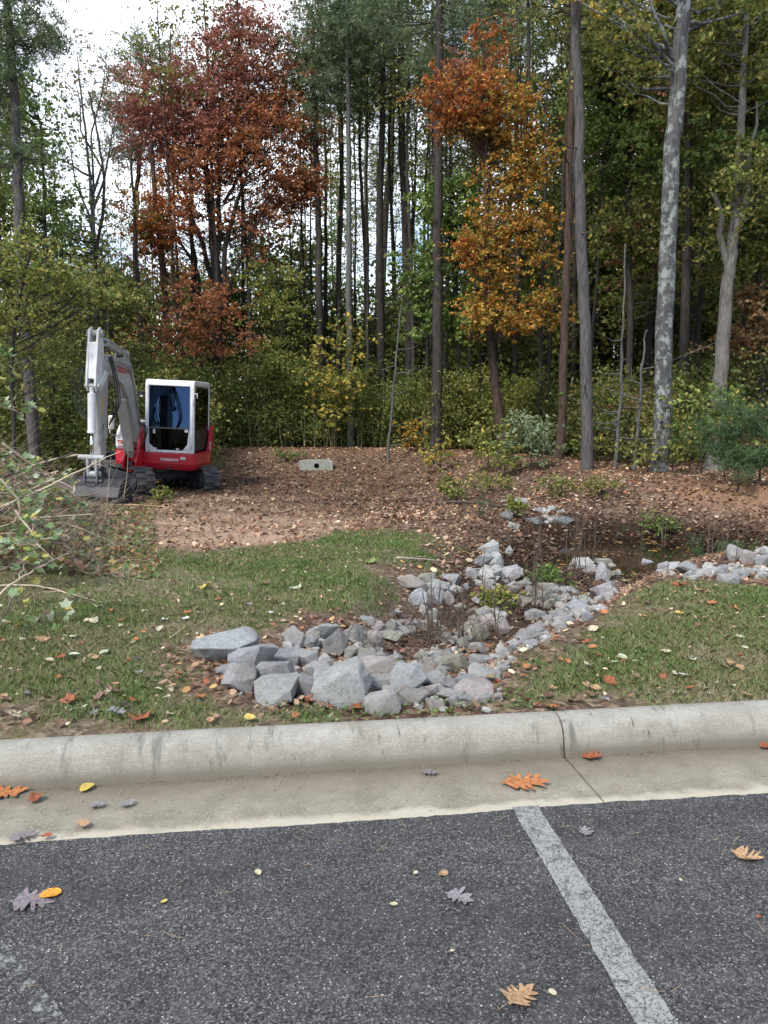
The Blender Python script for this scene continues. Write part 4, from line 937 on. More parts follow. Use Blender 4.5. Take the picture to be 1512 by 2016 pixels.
# ================================================================== TREES
BK_PINE = barkmat('pine_bark', (.085, .08, .082), (.17, .155, .15), plates=20)
BK_GREY = barkmat('grey_bark', (.10, .10, .10), (.20, .20, .19), plates=22)
BK_DARK = barkmat('dark_bark', (.045, .04, .037), (.10, .09, .08), plates=18)
BK_BROWN = barkmat('brown_bark', (.06, .042, .034), (.12, .085, .07))
BK_LICH = barkmat('lichen_bark', (.07, .07, .072), (.15, .15, .15), lichen=((.50, .55, .52), .50))
BK_PALE = barkmat('pale_bark', (.16, .15, .135), (.30, .285, .26), plates=24)
CROWN = leafmat('crown_leaf', .4, .6)
NEEDLE = leafmat('pine_needle', .2, .6)
GRN = [(0.148, 0.234, 0.055), (0.211, 0.296, 0.074), (0.111, 0.185, 0.049), (0.296, 0.370, 0.099), (0.087, 0.148, 0.049)]
OLV = [(0.230, 0.265, 0.069), (0.321, 0.321, 0.092), (0.161, 0.196, 0.058), (0.390, 0.344, 0.103), (0.115, 0.150, 0.050)]
YGR = [(0.250, 0.296, 0.070), (0.343, 0.343, 0.094), (0.172, 0.234, 0.062), (0.468, 0.406, 0.110), (0.125, 0.172, 0.046)]
RUST = [(0.413, 0.169, 0.081), (0.525, 0.225, 0.100), (0.312, 0.125, 0.062), (0.600, 0.275, 0.112), (0.250, 0.106, 0.062)]
WINE = [(0.350, 0.140, 0.109), (0.434, 0.189, 0.140), (0.266, 0.112, 0.084), (0.518, 0.238, 0.154)]
ORG = [(.56, .27, .055), (.63, .36, .06), (.45, .19, .045), (.6, .42, .09), (.38, .145, .04), (.33, .29, .07), (.2, .22, .06)]
ORED = [(.48, .15, .05), (.45, .19, .055), (.37, .11, .04), (.52, .24, .065), (.28, .09, .035)]
YEL_ = [(0.620, 0.460, 0.070), (0.500, 0.360, 0.060), (0.680, 0.550, 0.140), (0.350, 0.300, 0.070)]
PIN = [(.098, .145, .068), (.13, .18, .085), (.075, .11, .055), (.175, .215, .105)]
PALE = [(0.300, 0.360, 0.220), (0.220, 0.300, 0.150), (0.400, 0.440, 0.280), (0.160, 0.220, 0.090)]
BRNL = [(0.291, 0.182, 0.091), (0.400, 0.237, 0.109), (0.182, 0.127, 0.064)]
def on_path(path, rad, h):
    for i in range(len(path) - 1):
        if path[i + 1].z >= h or i == len(path) - 2:
            a, b = path[i], path[i + 1]; f = min(1, max(0, (h - a.z) / max(1e-6, b.z - a.z))); return a.lerp(b, f), rad[i] + (rad[i + 1] - rad[i]) * f
def smooth_path(path, rad, k=4, r=None, wob=.0):
    P = []; Q = []
    n = len(path)
    for i in range(n - 1):
        p0, p1, p2, p3 = path[max(i - 1, 0)], path[i], path[i + 1], path[min(i + 2, n - 1)]
        for j in range(k):
            t = j / k; P.append(.5 * ((2 * p1) + (p2 - p0) * t + (2 * p0 - 5 * p1 + 4 * p2 - p3) * t * t + (-p0 + 3 * p1 - 3 * p2 + p3) * t ** 3)); Q.append(rad[i] + (rad[i + 1] - rad[i]) * t)
    P.append(path[-1]); Q.append(rad[-1])
    if r and wob:
        for i in range(1, len(P)): P[i] = P[i] + Vector((r.gauss(0, wob), r.gauss(0, wob), 0))
    return P, Q
def branch(mb, a, b, r0, r1, r, n=5, sag=.12, seg=4):
    d = b - a; L_ = d.length; pts = []; rs_ = []
    for i in range(seg + 1):
        t = i / seg; p = a + d * t + Vector((r.gauss(0, .03), r.gauss(0, .03), r.gauss(0, .02))) * L_ * (1 if 0 < i < seg else 0)
        p.z -= sag * L_ * math.sin(math.pi * t) * .6; pts.append(p); rs_.append(r0 + (r1 - r0) * t)
    mb.tube(pts, rs_, n, cap=False); return pts
def crown_cloud(rng, blobs, per, size, sig, pal, kind='broad', up=.25):
    """blobs: list of (centre, palette or None)"""
    out = []
    for c, pl in blobs:
        k = int(per * rng.uniform(.6, 1.4)); s = sig * rng.uniform(.7, 1.35)
        if kind == 'broad':
            # leaves sit along short sprays that fan out of the clump; each spray has its own thin twig
            ns = 7; k = max(k, 14); sc = rng.normal(size=(ns, 3)) * s * np.array([.8, .8, .55]); dr = rng.normal(size=(ns, 3)) * np.array([1, 1, .45]); dr /= np.linalg.norm(dr, axis=1)[:, None]
            ln = s * rng.uniform(.7, 2.0, ns); w = rng.integers(0, ns, k); t = rng.uniform(0, 1, k)
            C = np.array(c) + sc[w] + dr[w] * (ln[w] * t)[:, None] + rng.normal(size=(k, 3)) * (s * (.10 + .16 * t))[:, None] * np.array([1, 1, .6])
            q0 = np.array(c) + sc; q1 = q0 + dr * ln[:, None]; pv = np.cross(dr, [0, 0, 1.0]); pv /= np.linalg.norm(pv, axis=1)[:, None] + 1e-6; pv *= .006
            out.append((np.stack([q0 - pv, q0 + pv, q1 + pv * .3, q1 - pv * .3], 1).reshape(-1, 3), np.arange(ns * 4).reshape(ns, 4), np.tile([(.05, .04, .03)], (ns, 1))))
            out.append(leaf_arrays(rng, C, size, pl or pal, up=up))
        else:
            nt_ = max(3, k // 12); cen = np.array(c) + rng.normal(size=(nt_, 3)) * s * np.array([1, 1, .5]); m = 12
            D = rng.normal(size=(nt_, m, 3)); D[:, :, 2] += .5; D /= np.linalg.norm(D, axis=2)[:, :, None]
            C0 = cen[:, None, :].repeat(m, 1); ln = size * rng.uniform(.6, 1.2, (nt_, m, 1)); sd_ = np.cross(D, rng.normal(size=D.shape)); sd_ /= np.linalg.norm(sd_, axis=2)[:, :, None]
            w_ = size * .05; V = np.stack([C0, C0 + D * ln * .5 + sd_ * w_, C0 + D * ln, C0 + D * ln * .5 - sd_ * w_], 2).reshape(-1, 3)
            n = nt_ * m; pa = np.array(pl or pal); cc = pa[rng.integers(0, len(pa), nt_)].repeat(m, 0) * rng.uniform(.75, 1.25, (n, 1)); out.append((V, np.arange(n * 4).reshape(n, 4), cc))
    return cat_leaf(out)
def tree(name, label, path, rad, bark, clumps, pal, per=60, size=.11, sig=.35, kind='broad', group=None, seed=1, origin=None, nblob=None, brr=.02, stubs=0, extra=None, cat='tree', up=.25, ntr=9, crown=True):
    """clumps: (centre, (rx,ry,rz), number of sub-clumps, palette)"""
    r = random.Random(seed); rng = np.random.default_rng(seed)
    o0 = origin or path[0].copy(); root = empty(name, o0); tag(root, label, cat, group)
    P, Q = smooth_path(path, rad, 5, r, .012); mb = MB()
    base = [P[0] + Vector((0, 0, -.35))] + P; mb.tube(base, [Q[0] * 1.35] + [Q[0] * 1.18] + Q[1:], ntr)
    blobs = []; BB = MB()
    for (c, rr_, nb, pl) in clumps:
        for _ in range(nb):
            while True:
                v = Vector((r.uniform(-1, 1), r.uniform(-1, 1), r.uniform(-1, 1)))
                if .15 < v.length < 1: break
            q = Vector(c) + Vector((v.x * rr_[0], v.y * rr_[1], v.z * rr_[2])); blobs.append((q, pl))
            hz = math.hypot(q.x - P[0].x, q.y - P[0].y); zb = q.z - (.75 if kind == 'broad' else .15) * hz * r.uniform(.5, 1)
            zb = min(max(zb, P[0].z + .12 * (P[-1].z - P[0].z)), P[-1].z)
            a, ra = on_path(P, Q, zb)
            if (q - a).length > .25: branch(BB, a, q, min(ra * .5, brr * (.6 + .35 * (q - a).length)), .008, r, 4)
    for _ in range(stubs):
        h = r.uniform(.1, .75) * (P[-1].z - P[0].z) + P[0].z; a, ra = on_path(P, Q, h); an = r.uniform(0, 6.28); l = r.uniform(.3, 1.6)
        branch(BB, a, a + Vector((math.cos(an) * l, math.sin(an) * l, r.uniform(-.1, .5) * l)), .02, .005, r, 4)
    if extra: extra(BB, r)
    sh = Matrix.Translation(-o0); mb.v = [v - o0 for v in mb.v]; BB.v = [v - o0 for v in BB.v]
    mb.build('trunk', bark, root, smooth=True, fix=False)
    if BB.v: BB.build('limbs', bark, root, smooth=True, fix=False)
    if blobs and crown:
        V, Fc, Cc = crown_cloud(rng, [(q - o0, pl) for q, pl in blobs], per, size, sig, pal, kind, up)
        link('crown', np_mesh('crown', V, Fc, Cc), NEEDLE if kind != 'broad' else CROWN, root)
    return root
def PP(lst, Y, dy=0):  # path through pixels at depth Y, from the base upwards
    return [atY(px, py, Y + dy * i) for i, (px, py) in enumerate(lst)]
def seat(path):        # drop the foot of a path to the ground
    p = path[0]; z = float(g(p.x, p.y)); path[0] = Vector((p.x, p.y, z)); return path
def E(px, py, Y, rx, ry, n, pl=None, rd=None):
    if pl in (WINE, RUST, ORG, ORED): rx *= 1.12; ry *= 1.15; n = int(n * 1.35)
    c = atY(px, py, Y); s = scale_at(c); return (c, (rx / s, (rd or rx / s * .8), ry / s), n, pl)
def foot(px, Y, py_up=600):
    q = atY(px, py_up, Y); return Vector((q.x, Y, float(g(q.x, Y))))

# --- named foreground trees
def T(name, label, base_px, Y, pts, w, bark, clumps=(), pal=GRN, wtop=None, **k):
    top = atY(*pts[-1], Y); path = [foot(base_px, Y, pts[0][1])] + [atY(x, y, Y) for x, y in pts]
    s = scale_at(path[1]); r0 = w / s / 2; r1 = (wtop if wtop is not None else w * .75) / s / 2; n = len(path)
    rad = [r0 + (r1 - r0) * i / (n - 1) for i in range(n)]
    return tree(name, label, path, rad, bark, list(clumps), pal, **k)
Y1 = 16.6
T('pine_tree', 'tall straight dark pine trunk at the crest, right of centre, nearest of the pines', 1158, Y1, [(1156, 800), (1150, 600), (1143, 400), (1139, 200), (1130, -80), (1122, -420)], 25, BK_PINE, [E(1120, -430, Y1, 170, 170, 30)], PIN, kind='needle', per=150, size=.2, seed=2, wtop=15, stubs=4, ntr=14)
T('oak_tree', 'pale lichen spotted hardwood trunk standing on the berm crest at the right', 1300, 16.0, [(1303, 850), (1309, 640), (1318, 400), (1332, 200), (1347, 0), (1368, -260)], 37, BK_LICH, [E(1250, 60, 16.5, 130, 90, 16, OLV), E(1380, -120, 17, 200, 150, 20, OLV), E(1215, -60, 16, 120, 90, 10, YEL_)], OLV, per=110, size=.11, sig=.3, seed=3, wtop=24, ntr=18, brr=.03,
  extra=lambda B, r: branch(B, atY(1338, 130, 16), atY(1275, -10, 15.6), .06, .02, r, 6))
T('hardwood_tree', 'smooth pale grey forked trunk rising behind the shrubs at the far right', 1412, 18.5, [(1414, 800), (1421, 700), (1432, 560), (1440, 500), (1450, 380), (1462, 200), (1470, 0), (1474, -150)], 33, BK_PALE, [E(1440, 60, 19, 150, 190, 50, OLV), E(1490, 380, 18, 90, 110, 18, OLV)], OLV, per=150, size=.11, sig=.32, seed=4, wtop=6, ntr=14,
  extra=lambda B, r: (branch(B, atY(1438, 510, 18.5), atY(1475, 360, 18.3), .12, .06, r, 8), branch(B, atY(1475, 360, 18.3), atY(1490, 200, 18.3), .06, .02, r, 8), branch(B, atY(1432, 520, 18.5), atY(1405, 380, 18.4), .09, .05, r, 8)))
T('hardwood_tree', 'dark trunk close behind the straight pine, slightly to its left', 1104, 19.5, [(1107, 800), (1112, 640), (1118, 450), (1124, 250), (1128, 50), (1132, -200)], 19, BK_BROWN, [E(1140, -60, 20, 200, 140, 26)], OLV, per=110, seed=5, wtop=10, stubs=6)
T('pine_tree', 'brown trunk between lichen trunk and pale forked trunk', 1343, 21, [(1345, 800), (1349, 600), (1353, 400), (1357, 200), (1360, -100)], 22, BK_DARK, [E(1370, 20, 21, 160, 140, 30)], OLV, per=130, seed=6, wtop=12, stubs=5)
T('maple_tree', 'slim leaning maple with orange and yellow autumn foliage right of centre', 992, 20.5, [(980, 800), (968, 680), (960, 560), (957, 420), (957, 280), (950, 170)], 21, BK_BROWN,
  [E(900, 195, 20.3, 75, 48, 22, ORED), E(960, 215, 20.6, 80, 60, 24, ORG), E(1005, 255, 20.6, 60, 60, 15, ORG), E(905, 240, 20.6, 50, 36, 9, ORED), E(1010, 330, 20.5, 60, 60, 16, ORG), E(1000, 420, 20.5, 60, 45, 13, ORG), E(1060, 300, 21, 40, 45, 8, ORG), E(960, 480, 20.3, 55, 45, 15, ORG), E(1045, 470, 20.4, 50, 60, 15, ORG), E(990, 545, 20.4, 60, 30, 8, ORG), E(975, 625, 20.2, 70, 28, 20, ORG), E(1040, 615, 20.4, 55, 30, 12, ORG), E(960, 110, 21, 60, 40, 10, ORED), E(880, 160, 21, 35, 30, 6, WINE), E(930, 490, 20.2, 25, 30, 5, ORED)], ORG, per=95, size=.095, sig=.26, seed=7, wtop=5, up=.3, brr=.012)
T('hardwood_tree', 'dark straight trunk left of the orange maple', 858, 23, [(860, 800), (862, 640), (862, 480), (863, 300), (864, 100), (866, -150)], 24, BK_DARK, [E(865, 45, 23.5, 150, 110, 34, PIN)], PIN, kind='needle', per=420, size=.2, seed=8, wtop=12, stubs=5)
T('pine_tree', 'slender grey pine with open crown near the picture centre', 690, 25.5, [(689, 740), (688, 600), (687, 430), (686, 250), (684, 100), (682, -60)], 15, BK_GREY, [E(680, 90, 25.5, 75, 90, 20, PIN), E(640, 30, 25.5, 60, 50, 8, PIN), E(720, 40, 25.5, 60, 60, 8, PIN)], PIN, kind='needle', per=330, size=.2, sig=.4, seed=9, wtop=6, stubs=14)
T('pine_tree', 'dark pine behind the red oak on its right side', 633, 27, [(631, 720), (628, 560), (626, 420), (622, 280), (618, 120), (616, 40)], 17, BK_DARK, [E(640, 170, 27, 75, 130, 32, PIN), E(620, 60, 27, 45, 50, 8, PIN)], PIN, kind='needle', per=460, size=.2, sig=.5, seed=10, wtop=7, stubs=6)
# --- the red oak: several stems and a broad rusty crown
YO = 27.0
def oak_extra(B, r):
    for (x0, y0, x1, y1, x2, y2, w) in [(430, 640, 400, 480, 330, 300, .11), (428, 640, 455, 440, 500, 250, .11), (425, 700, 383, 560, 372, 330, .10), (430, 620, 430, 400, 440, 150, .11), (428, 640, 470, 520, 540, 380, .08), (425, 650, 370, 500, 300, 400, .07), (440, 400, 500, 280, 530, 130, .06), (400, 480, 350, 380, 300, 250, .06)]:
        a, b, c = atY(x0, y0, YO), atY(x1, y1, YO + r.uniform(-.6, .6)), atY(x2, y2, YO + r.uniform(-1.2, 1.2)); p = branch(B, a, b, w, w * .7, r, 7, 0); branch(B, b, c, w * .7, w * .2, r, 6, 0)
T('oak_tree', 'broad oak with rust red autumn crown behind the excavator', 430, YO, [(430, 760), (428, 660), (424, 560), (415, 430), (405, 300), (410, 180)], 27, BK_DARK,
  [E(500, 110, YO, 90, 75, 34, WINE), E(420, 190, YO, 110, 70, 34, WINE), E(300, 190, YO, 65, 50, 14, WINE), E(560, 190, YO, 45, 100, 20, RUST), E(300, 250, YO, 90, 60, 26, WINE), E(400, 270, YO, 120, 65, 40, WINE), E(520, 260, YO, 100, 60, 32, RUST), E(430, 340, YO, 120, 50, 34, RUST), E(560, 350, YO, 65, 50, 20, RUST), E(580, 385, YO, 50, 30, 10, RUST), E(470, 40, YO, 45, 30, 6, WINE), E(300, 420, YO - 1, 30, 45, 9, ORED), E(310, 480, YO - 1, 30, 40, 6, RUST), E(370, 450, YO, 60, 50, 9, RUST), E(490, 450, YO, 60, 50, 10, RUST), E(390, 590, YO - 2, 70, 50, 9, RUST), E(450, 650, YO - 2, 80, 45, 7, RUST), E(340, 685, YO - 2.5, 80, 30, 7, RUST), E(330, 560, YO - 1, 50, 40, 6, BRNL)], RUST, per=165, size=.10, sig=.42, seed=12, wtop=5, extra=oak_extra, brr=.007, up=.3)
T('oak_tree', 'slim reddish trunk left of the broad red oak', 325, 26, [(328, 640), (318, 520), (308, 420), (300, 320), (296, 230)], 15, BK_BROWN, [E(300, 430, 26, 32, 40, 6, ORED), E(315, 500, 26, 30, 30, 4, RUST)], RUST, per=120, size=.13, seed=13, wtop=6, stubs=12)
T('oak_tree', 'thin dark trunk standing between the red oak and its slim neighbour', 380, 28, [(382, 740), (380, 640), (379, 520), (376, 400), (374, 300)], 13, BK_DARK, [E(370, 250, 28, 60, 60, 6, WINE)], RUST, per=120, size=.13, seed=14, wtop=6, stubs=5)
# --- left side
T('pine_tree', 'tall pine at the left picture edge with dark crown above', 62, 19, [(58, 760), (50, 640), (40, 460), (34, 300), (26, 150), (15, 20), (0, -120)], 24, BK_PINE, [E(40, 60, 19, 80, 70, 26, PIN), E(-20, 160, 19, 80, 60, 12, PIN), E(30, 300, 19, 70, 30, 5, PIN)], PIN, kind='needle', per=380, size=.18, sig=.35, seed=15, wtop=13, stubs=14)
T('poplar_tree', 'sparse pale poplar with thin upright stems against the white sky', 190, 26, [(190, 640), (188, 540), (182, 420), (172, 300), (160, 190), (152, 110)], 11, BK_GREY, [E(150, 170, 26, 40, 60, 12, [(.34, .26, .15), (.26, .25, .15), (.42, .32, .12)]), E(205, 150, 26, 26, 70, 9, [(.34, .26, .2), (.26, .25, .18)]), E(180, 330, 26, 60, 60, 7, OLV)], OLV, per=34, size=.11, sig=.4, seed=16, wtop=2, stubs=20, brr=.01,
  extra=lambda B, r: [branch(B, atY(184, 470 - 30 * i, 26), atY(x, y, 26), .05, .01, r, 5, 0) for i, (x, y) in enumerate([(120, 250), (212, 90), (235, 210), (140, 130), (100, 300)])])
T('pine_tree', 'pine with a dark rounded top showing over the red oak on its left', 262, 30, [(268, 640), (266, 540), (268, 420), (275, 300), (285, 200), (288, 120)], 13, BK_DARK, [E(283, 125, 30, 48, 36, 12, PIN), E(240, 200, 30, 42, 60, 14, PIN), E(250, 290, 30, 50, 50, 10, PIN), E(370, 150, 31, 36, 40, 6, PIN)], PIN, kind='needle', per=420, size=.22, sig=.5, seed=17, wtop=5, stubs=5)
T('hardwood_tree', 'thin dark sapling trunk left of the slim reddish one', 277, 25, [(276, 620), (268, 500), (262, 380), (258, 280)], 9, BK_DARK, [E(250, 420, 25, 50, 60, 6, OLV)], OLV, per=60, seed=18, wtop=4, stubs=14)
T('hardwood_tree', 'dark leaning trunk rising from the thicket left of the excavator', 175, 24, [(176, 640), (190, 500), (205, 380), (195, 280), (175, 180)], 9, BK_DARK, [E(120, 430, 24, 90, 60, 14, GRN), E(180, 520, 24, 60, 50, 7, OLV)], OLV, per=90, seed=19, wtop=3, stubs=16)
T('hardwood_tree', 'green leafed tree behind the pine at the left edge', 95, 22, [(95, 640), (90, 480), (85, 350), (80, 240)], 10, BK_DARK, [E(60, 380, 22, 80, 70, 20, GRN), E(90, 250, 22, 60, 60, 12, GRN), E(20, 200, 22, 60, 90, 16, GRN)], GRN, per=90, seed=20, wtop=4, stubs=8)
T('understory_tree', 'leafy understory tree hanging over the left edge above the brush pile', 20, 14.5, [(22, 760), (30, 640), (45, 560), (60, 480)], 9, BK_DARK, [E(40, 520, 14.5, 90, 45, 22, YGR), E(130, 570, 15, 80, 35, 16, YGR), E(30, 620, 14.5, 80, 50, 18, OLV), E(-20, 480, 14.5, 60, 40, 8, YGR), E(60, 700, 15.5, 80, 60, 16, OLV)], YGR, per=90, size=.075, sig=.22, seed=25, wtop=4, stubs=5, brr=.007)
T('understory_tree', 'leafy understory tree behind the raised arm of the excavator', 215, 20.5, [(214, 700), (212, 620), (205, 560), (200, 500)], 7, BK_DARK, [E(170, 560, 20.5, 80, 45, 18, OLV), E(240, 590, 21, 60, 40, 14, YGR), E(130, 640, 20.5, 70, 50, 16, OLV), E(270, 680, 21, 60, 40, 10, OLV)], OLV, per=80, size=.10, sig=.3, seed=26, wtop=3, stubs=5, brr=.007)
# --- right side green masses
T('beech_tree', 'green broadleaf tree with dense hanging foliage right of the straight pine', 1235, 22, [(1236, 800), (1240, 640), (1238, 480), (1240, 300), (1242, 100), (1244, -100)], 14, BK_DARK, [E(1240, 120, 22, 100, 110, 36, OLV), E(1230, 300, 22, 90, 90, 32, GRN), E(1260, 440, 22, 90, 60, 16, OLV), E(1190, 200, 22, 50, 120, 18, GRN), E(1280, 560, 23, 80, 50, 10, OLV)], GRN, per=170, size=.13, sig=.4, seed=21, wtop=7)
T('beech_tree', 'dense olive green tree filling the upper right corner', 1500, 20, [(1500, 760), (1495, 600), (1490, 400), (1486, 200), (1480, 0), (1478, -150)], 16, BK_DARK, [E(1470, 80, 20, 90, 110, 34, OLV), E(1470, 280, 20, 80, 100, 34, GRN), E(1500, 470, 20, 70, 90, 26, OLV), E(1400, 200, 21, 60, 120, 26, OLV), E(1500, 640, 20, 60, 70, 16, BRNL), E(1400, 420, 21, 50, 60, 14, OLV)], GRN, per=170, size=.12, sig=.38, seed=22, wtop=8)
T('maple_tree', 'understory tree with dark wine red leaves behind the lichen trunk', 1275, 25, [(1276, 760), (1278, 600), (1280, 400), (1282, 200)], 13, BK_DARK, [E(1290, 200, 25, 70, 90, 16, WINE), E(1270, 480, 25, 60, 60, 8, WINE), E(1380, 90, 25, 60, 50, 8, BRNL)], WINE, per=110, size=.13, seed=23, wtop=6)
T('hardwood_tree', 'green leaved young tree left of the orange maple behind the dark trunk', 905, 24, [(905, 760), (900, 600), (895, 460), (890, 360)], 10, BK_DARK, [E(880, 400, 24, 60, 50, 16, GRN), E(905, 480, 24, 60, 60, 20, GRN), E(840, 560, 24, 50, 60, 14, GRN), E(890, 640, 24, 50, 50, 12, GRN)], GRN, per=130, size=.14, seed=24, wtop=4)
for i, (bx, Y, pts, w, lab) in enumerate([
    (1216, 16.9, [(1220, 800), (1226, 640), (1232, 480)], 8, 'thin bare grey sapling right of the straight pine'),
    (1254, 16.7, [(1260, 800), (1268, 690), (1272, 650)], 7, 'thin bare sapling just left of the lichen trunk'),
    (763, 22.5, [(770, 820), (778, 720), (786, 640), (790, 600)], 6, 'pale thin leaning sapling standing on the berm left of the dark trunk'),
    (1063, 24, [(1065, 700), (1070, 500), (1074, 300), (1076, 100)], 11, 'dark thin trunk behind the orange maple on its right')]):
    T('sapling' if w < 10 else 'hardwood_tree', lab, bx, Y, pts, w, BK_GREY if w < 10 else BK_DARK, seed=30 + i, wtop=2.5, stubs=9, brr=.008)

# --- filler woods: prototypes, then copies
def proto(name, seed, h, r0, bark, kind, pal, c0, spread, nb, per, size, sig, label, group):
    r = random.Random(seed); lean = r.uniform(-.03, .03)
    path = [Vector((lean * h * t + r.gauss(0, .05), r.gauss(0, .05), h * t)) for t in (0, .2, .4, .6, .8, 1)]; path[0] = Vector((0, 0, 0))
    cl = []
    for i in range(4):
        t = c0 + (1 - c0) * (i + .5) / 4; cl.append((Vector((lean * h * t, 0, h * t)), (spread * (1.1 - .55 * i / 3), spread * (1.1 - .55 * i / 3), h * (1 - c0) / 7), nb // 4, pal))
    rt = tree(name, label, path, [r0 * (1 - .75 * t) for t in (0, .2, .4, .6, .8, 1)], bark, cl, pal, per=per, size=size, sig=sig, kind=kind, seed=seed, stubs=12, group=group, origin=Vector((0, 0, 0)))
    return rt
GP = 'pines of the woods behind the berm'; GH = 'broadleaf trees of the woods behind the berm'; GB = 'slender trunks of the woods behind the berm'
LP = 'tall dark trunked pine among the woods behind the berm'; LH = 'green broadleaf tree among the woods behind the berm'; LB = 'slender bare dark trunk among the woods behind the berm'
PR = [proto('pine_tree', 51, 21, .17, BK_DARK, 'needle', PIN, .55, 2.4, 60, 420, .22, .55, LP, GP),
      proto('pine_tree', 52, 23, .19, BK_PINE, 'needle', PIN, .6, 2.6, 60, 420, .22, .55, LP, GP),
      proto('hardwood_tree', 53, 17, .13, BK_DARK, 'broad', OLV, .25, 2.3, 84, 110, .15, .5, LH, GH),
      proto('hardwood_tree', 54, 15, .12, BK_GREY, 'broad', GRN, .3, 2.2, 76, 110, .15, .5, LH, GH),
      proto('hardwood_tree', 55, 18, .10, BK_DARK, 'broad', OLV, .7, 1.5, 16, 60, .14, .5, LB, GB),
      proto('hardwood_tree', 56, 16, .08, BK_DARK, 'broad', OLV, .75, 1.3, 12, 50, .14, .5, LB, GB)]
GU = 'understory trees'; LU = 'small leafy yellow green understory tree '
PR += [proto('understory_tree', 57, 6.5, .05, BK_DARK, 'broad', YGR, .2, 1.7, 72, 100, .10, .3, LU, GU), proto('understory_tree', 58, 8, .06, BK_DARK, 'broad', OLV + GRN, .2, 1.8, 80, 100, .11, .34, LU, GU)]
def dup(root, loc, rz, sc):
    r_ = root.copy(); COL.objects.link(r_); r_.location = loc; r_.rotation_euler = (0, 0, rz); r_.scale = (sc, sc, sc)
    for ch in root.children:
        c = ch.copy(); COL.objects.link(c); c.parent = r_
    return r_
rt_ = random.Random(77); used = set(); placed = []
def put(k, px, Y, sc=1.0):
    p = foot(px, Y); rz = rt_.uniform(0, 6.28)
    zone = 'left of the excavator' if px < 160 else 'behind the excavator' if px < 330 else 'behind the red oak' if px < 560 else 'around the slender grey pine' if px < 760 else 'left of the orange maple' if px < 930 else 'behind the orange maple' if px < 1110 else 'behind the straight pine' if px < 1240 else 'behind the lichen trunk' if px < 1400 else 'at the far right'
    dist = 'near' if Y < 31 else 'mid distance' if Y < 40 else 'far'
    lab = {0: LP, 1: LP, 2: LH, 3: LH, 4: LB, 5: LB, 6: LU, 7: LU}[k].replace('among the woods behind the berm', '') + f'{zone}, {dist}'; grp = {0: 'pines', 1: 'pines', 2: 'broadleaf trees', 3: 'broadleaf trees', 4: 'slender trunks', 5: 'slender trunks', 6: GU, 7: GU}[k] + f' {zone}, {dist}'
    if k not in used: used.add(k); o = PR[k]; o.location = p; o.rotation_euler = (0, 0, rz); o.scale = (sc,) * 3; tag(o, lab, None, grp); return o
    o = dup(PR[k], p, rz, sc); tag(o, lab, None, grp); return o
# left part is open to the sky: few, thin; right part is dense
for px, Y, k in [(120, 34, 4), (215, 33, 5), (236, 38, 4), (300, 36, 5), (345, 40, 4), (460, 34, 5), (540, 33, 4), (575, 30, 4), (648, 31, 4), (660, 38, 5), (600, 36, 5), (520, 40, 4), (485, 30, 5), (20, 30, 2), (60, 36, 3), (-60, 26, 2), (-40, 34, 0), (410, 44, 5), (160, 42, 5), (270, 45, 4),
                 (725, 29, 4), (752, 27, 0), (780, 30, 4), (806, 28, 0), (822, 33, 5), (750, 36, 1), (842, 36, 5), (700, 34, 5), (715, 42, 0), (800, 42, 5), (900, 30, 4), (925, 27, 5), (940, 33, 0), (1020, 26, 4), (1030, 30, 1), (1048, 34, 4), (1075, 28, 5), (1085, 25, 5), (1100, 32, 3), (975, 36, 4), (1000, 40, 0), (1135, 27, 4), (1165, 24, 5), (1180, 30, 2), (1200, 35, 1), (1225, 28, 4), (1248, 33, 3), (1290, 28, 2), (1310, 24, 5), (1330, 31, 4), (1365, 27, 3), (1380, 24, 4), (1400, 33, 2), (1425, 27, 5), (1455, 30, 3), (1470, 23, 5), (1490, 28, 2), (1520, 25, 0), (1550, 23, 2), (1580, 30, 3), (1150, 40, 0), (1260, 40, 2), (1350, 40, 0), (1450, 42, 1), (880, 44, 3), (1090, 44, 2), (770, 48, 5), (660, 50, 3), (560, 50, 5)]:
    put(k, px, Y, rt_.uniform(.58, .72) if (k > 3 and 90 < px < 600) else rt_.uniform(.85, 1.12))
for i in range(52):
    if i in (3, 7, 11) or 26 < i < 38: continue
    q_ = (rt_.uniform(-60, 560) if i < 16 else rt_.uniform(560, 1060)) if i < 42 else rt_.uniform(1060, 1560)
    put(6 + i % 2, q_, rt_.uniform(31, 40) if 280 < q_ < 560 else rt_.uniform(26.5, 38), rt_.uniform(.6, 1.1))
for i in range(34): put(4 + i % 2, rt_.uniform(330, 1520), rt_.uniform(25.5, 31), rt_.uniform(.62, .95))
for i in range(60):
    px = rt_.uniform(700, 1600) if rt_.random() < .85 else rt_.uniform(-80, 700); put(rt_.choice([4, 5, 5, 4, 5]), px, rt_.uniform(26, 52), rt_.uniform(.6, .95))

for px, Y, k in [(-150, 22, 2), (-240, 26, 3), (-330, 21, 2), (-420, 27, 0), (-500, 22, 3), (-600, 25, 2), (1680, 20, 2), (1780, 24, 0), (1900, 19, 3)]: put(k, px, Y, 1.0)
for (x, y, k, s) in [(-19, -24, 2, .8), (-9, -27, 3, .75), (-27, -22, 3, .9), (2, -34, 2, .9)]:
    o = dup(PR[k], Vector((x, y, 0)), x, s); tag(o, 'green broadleaf tree mirrored in the excavator windscreen, beyond the parking lot', None, 'trees across the parking lot')
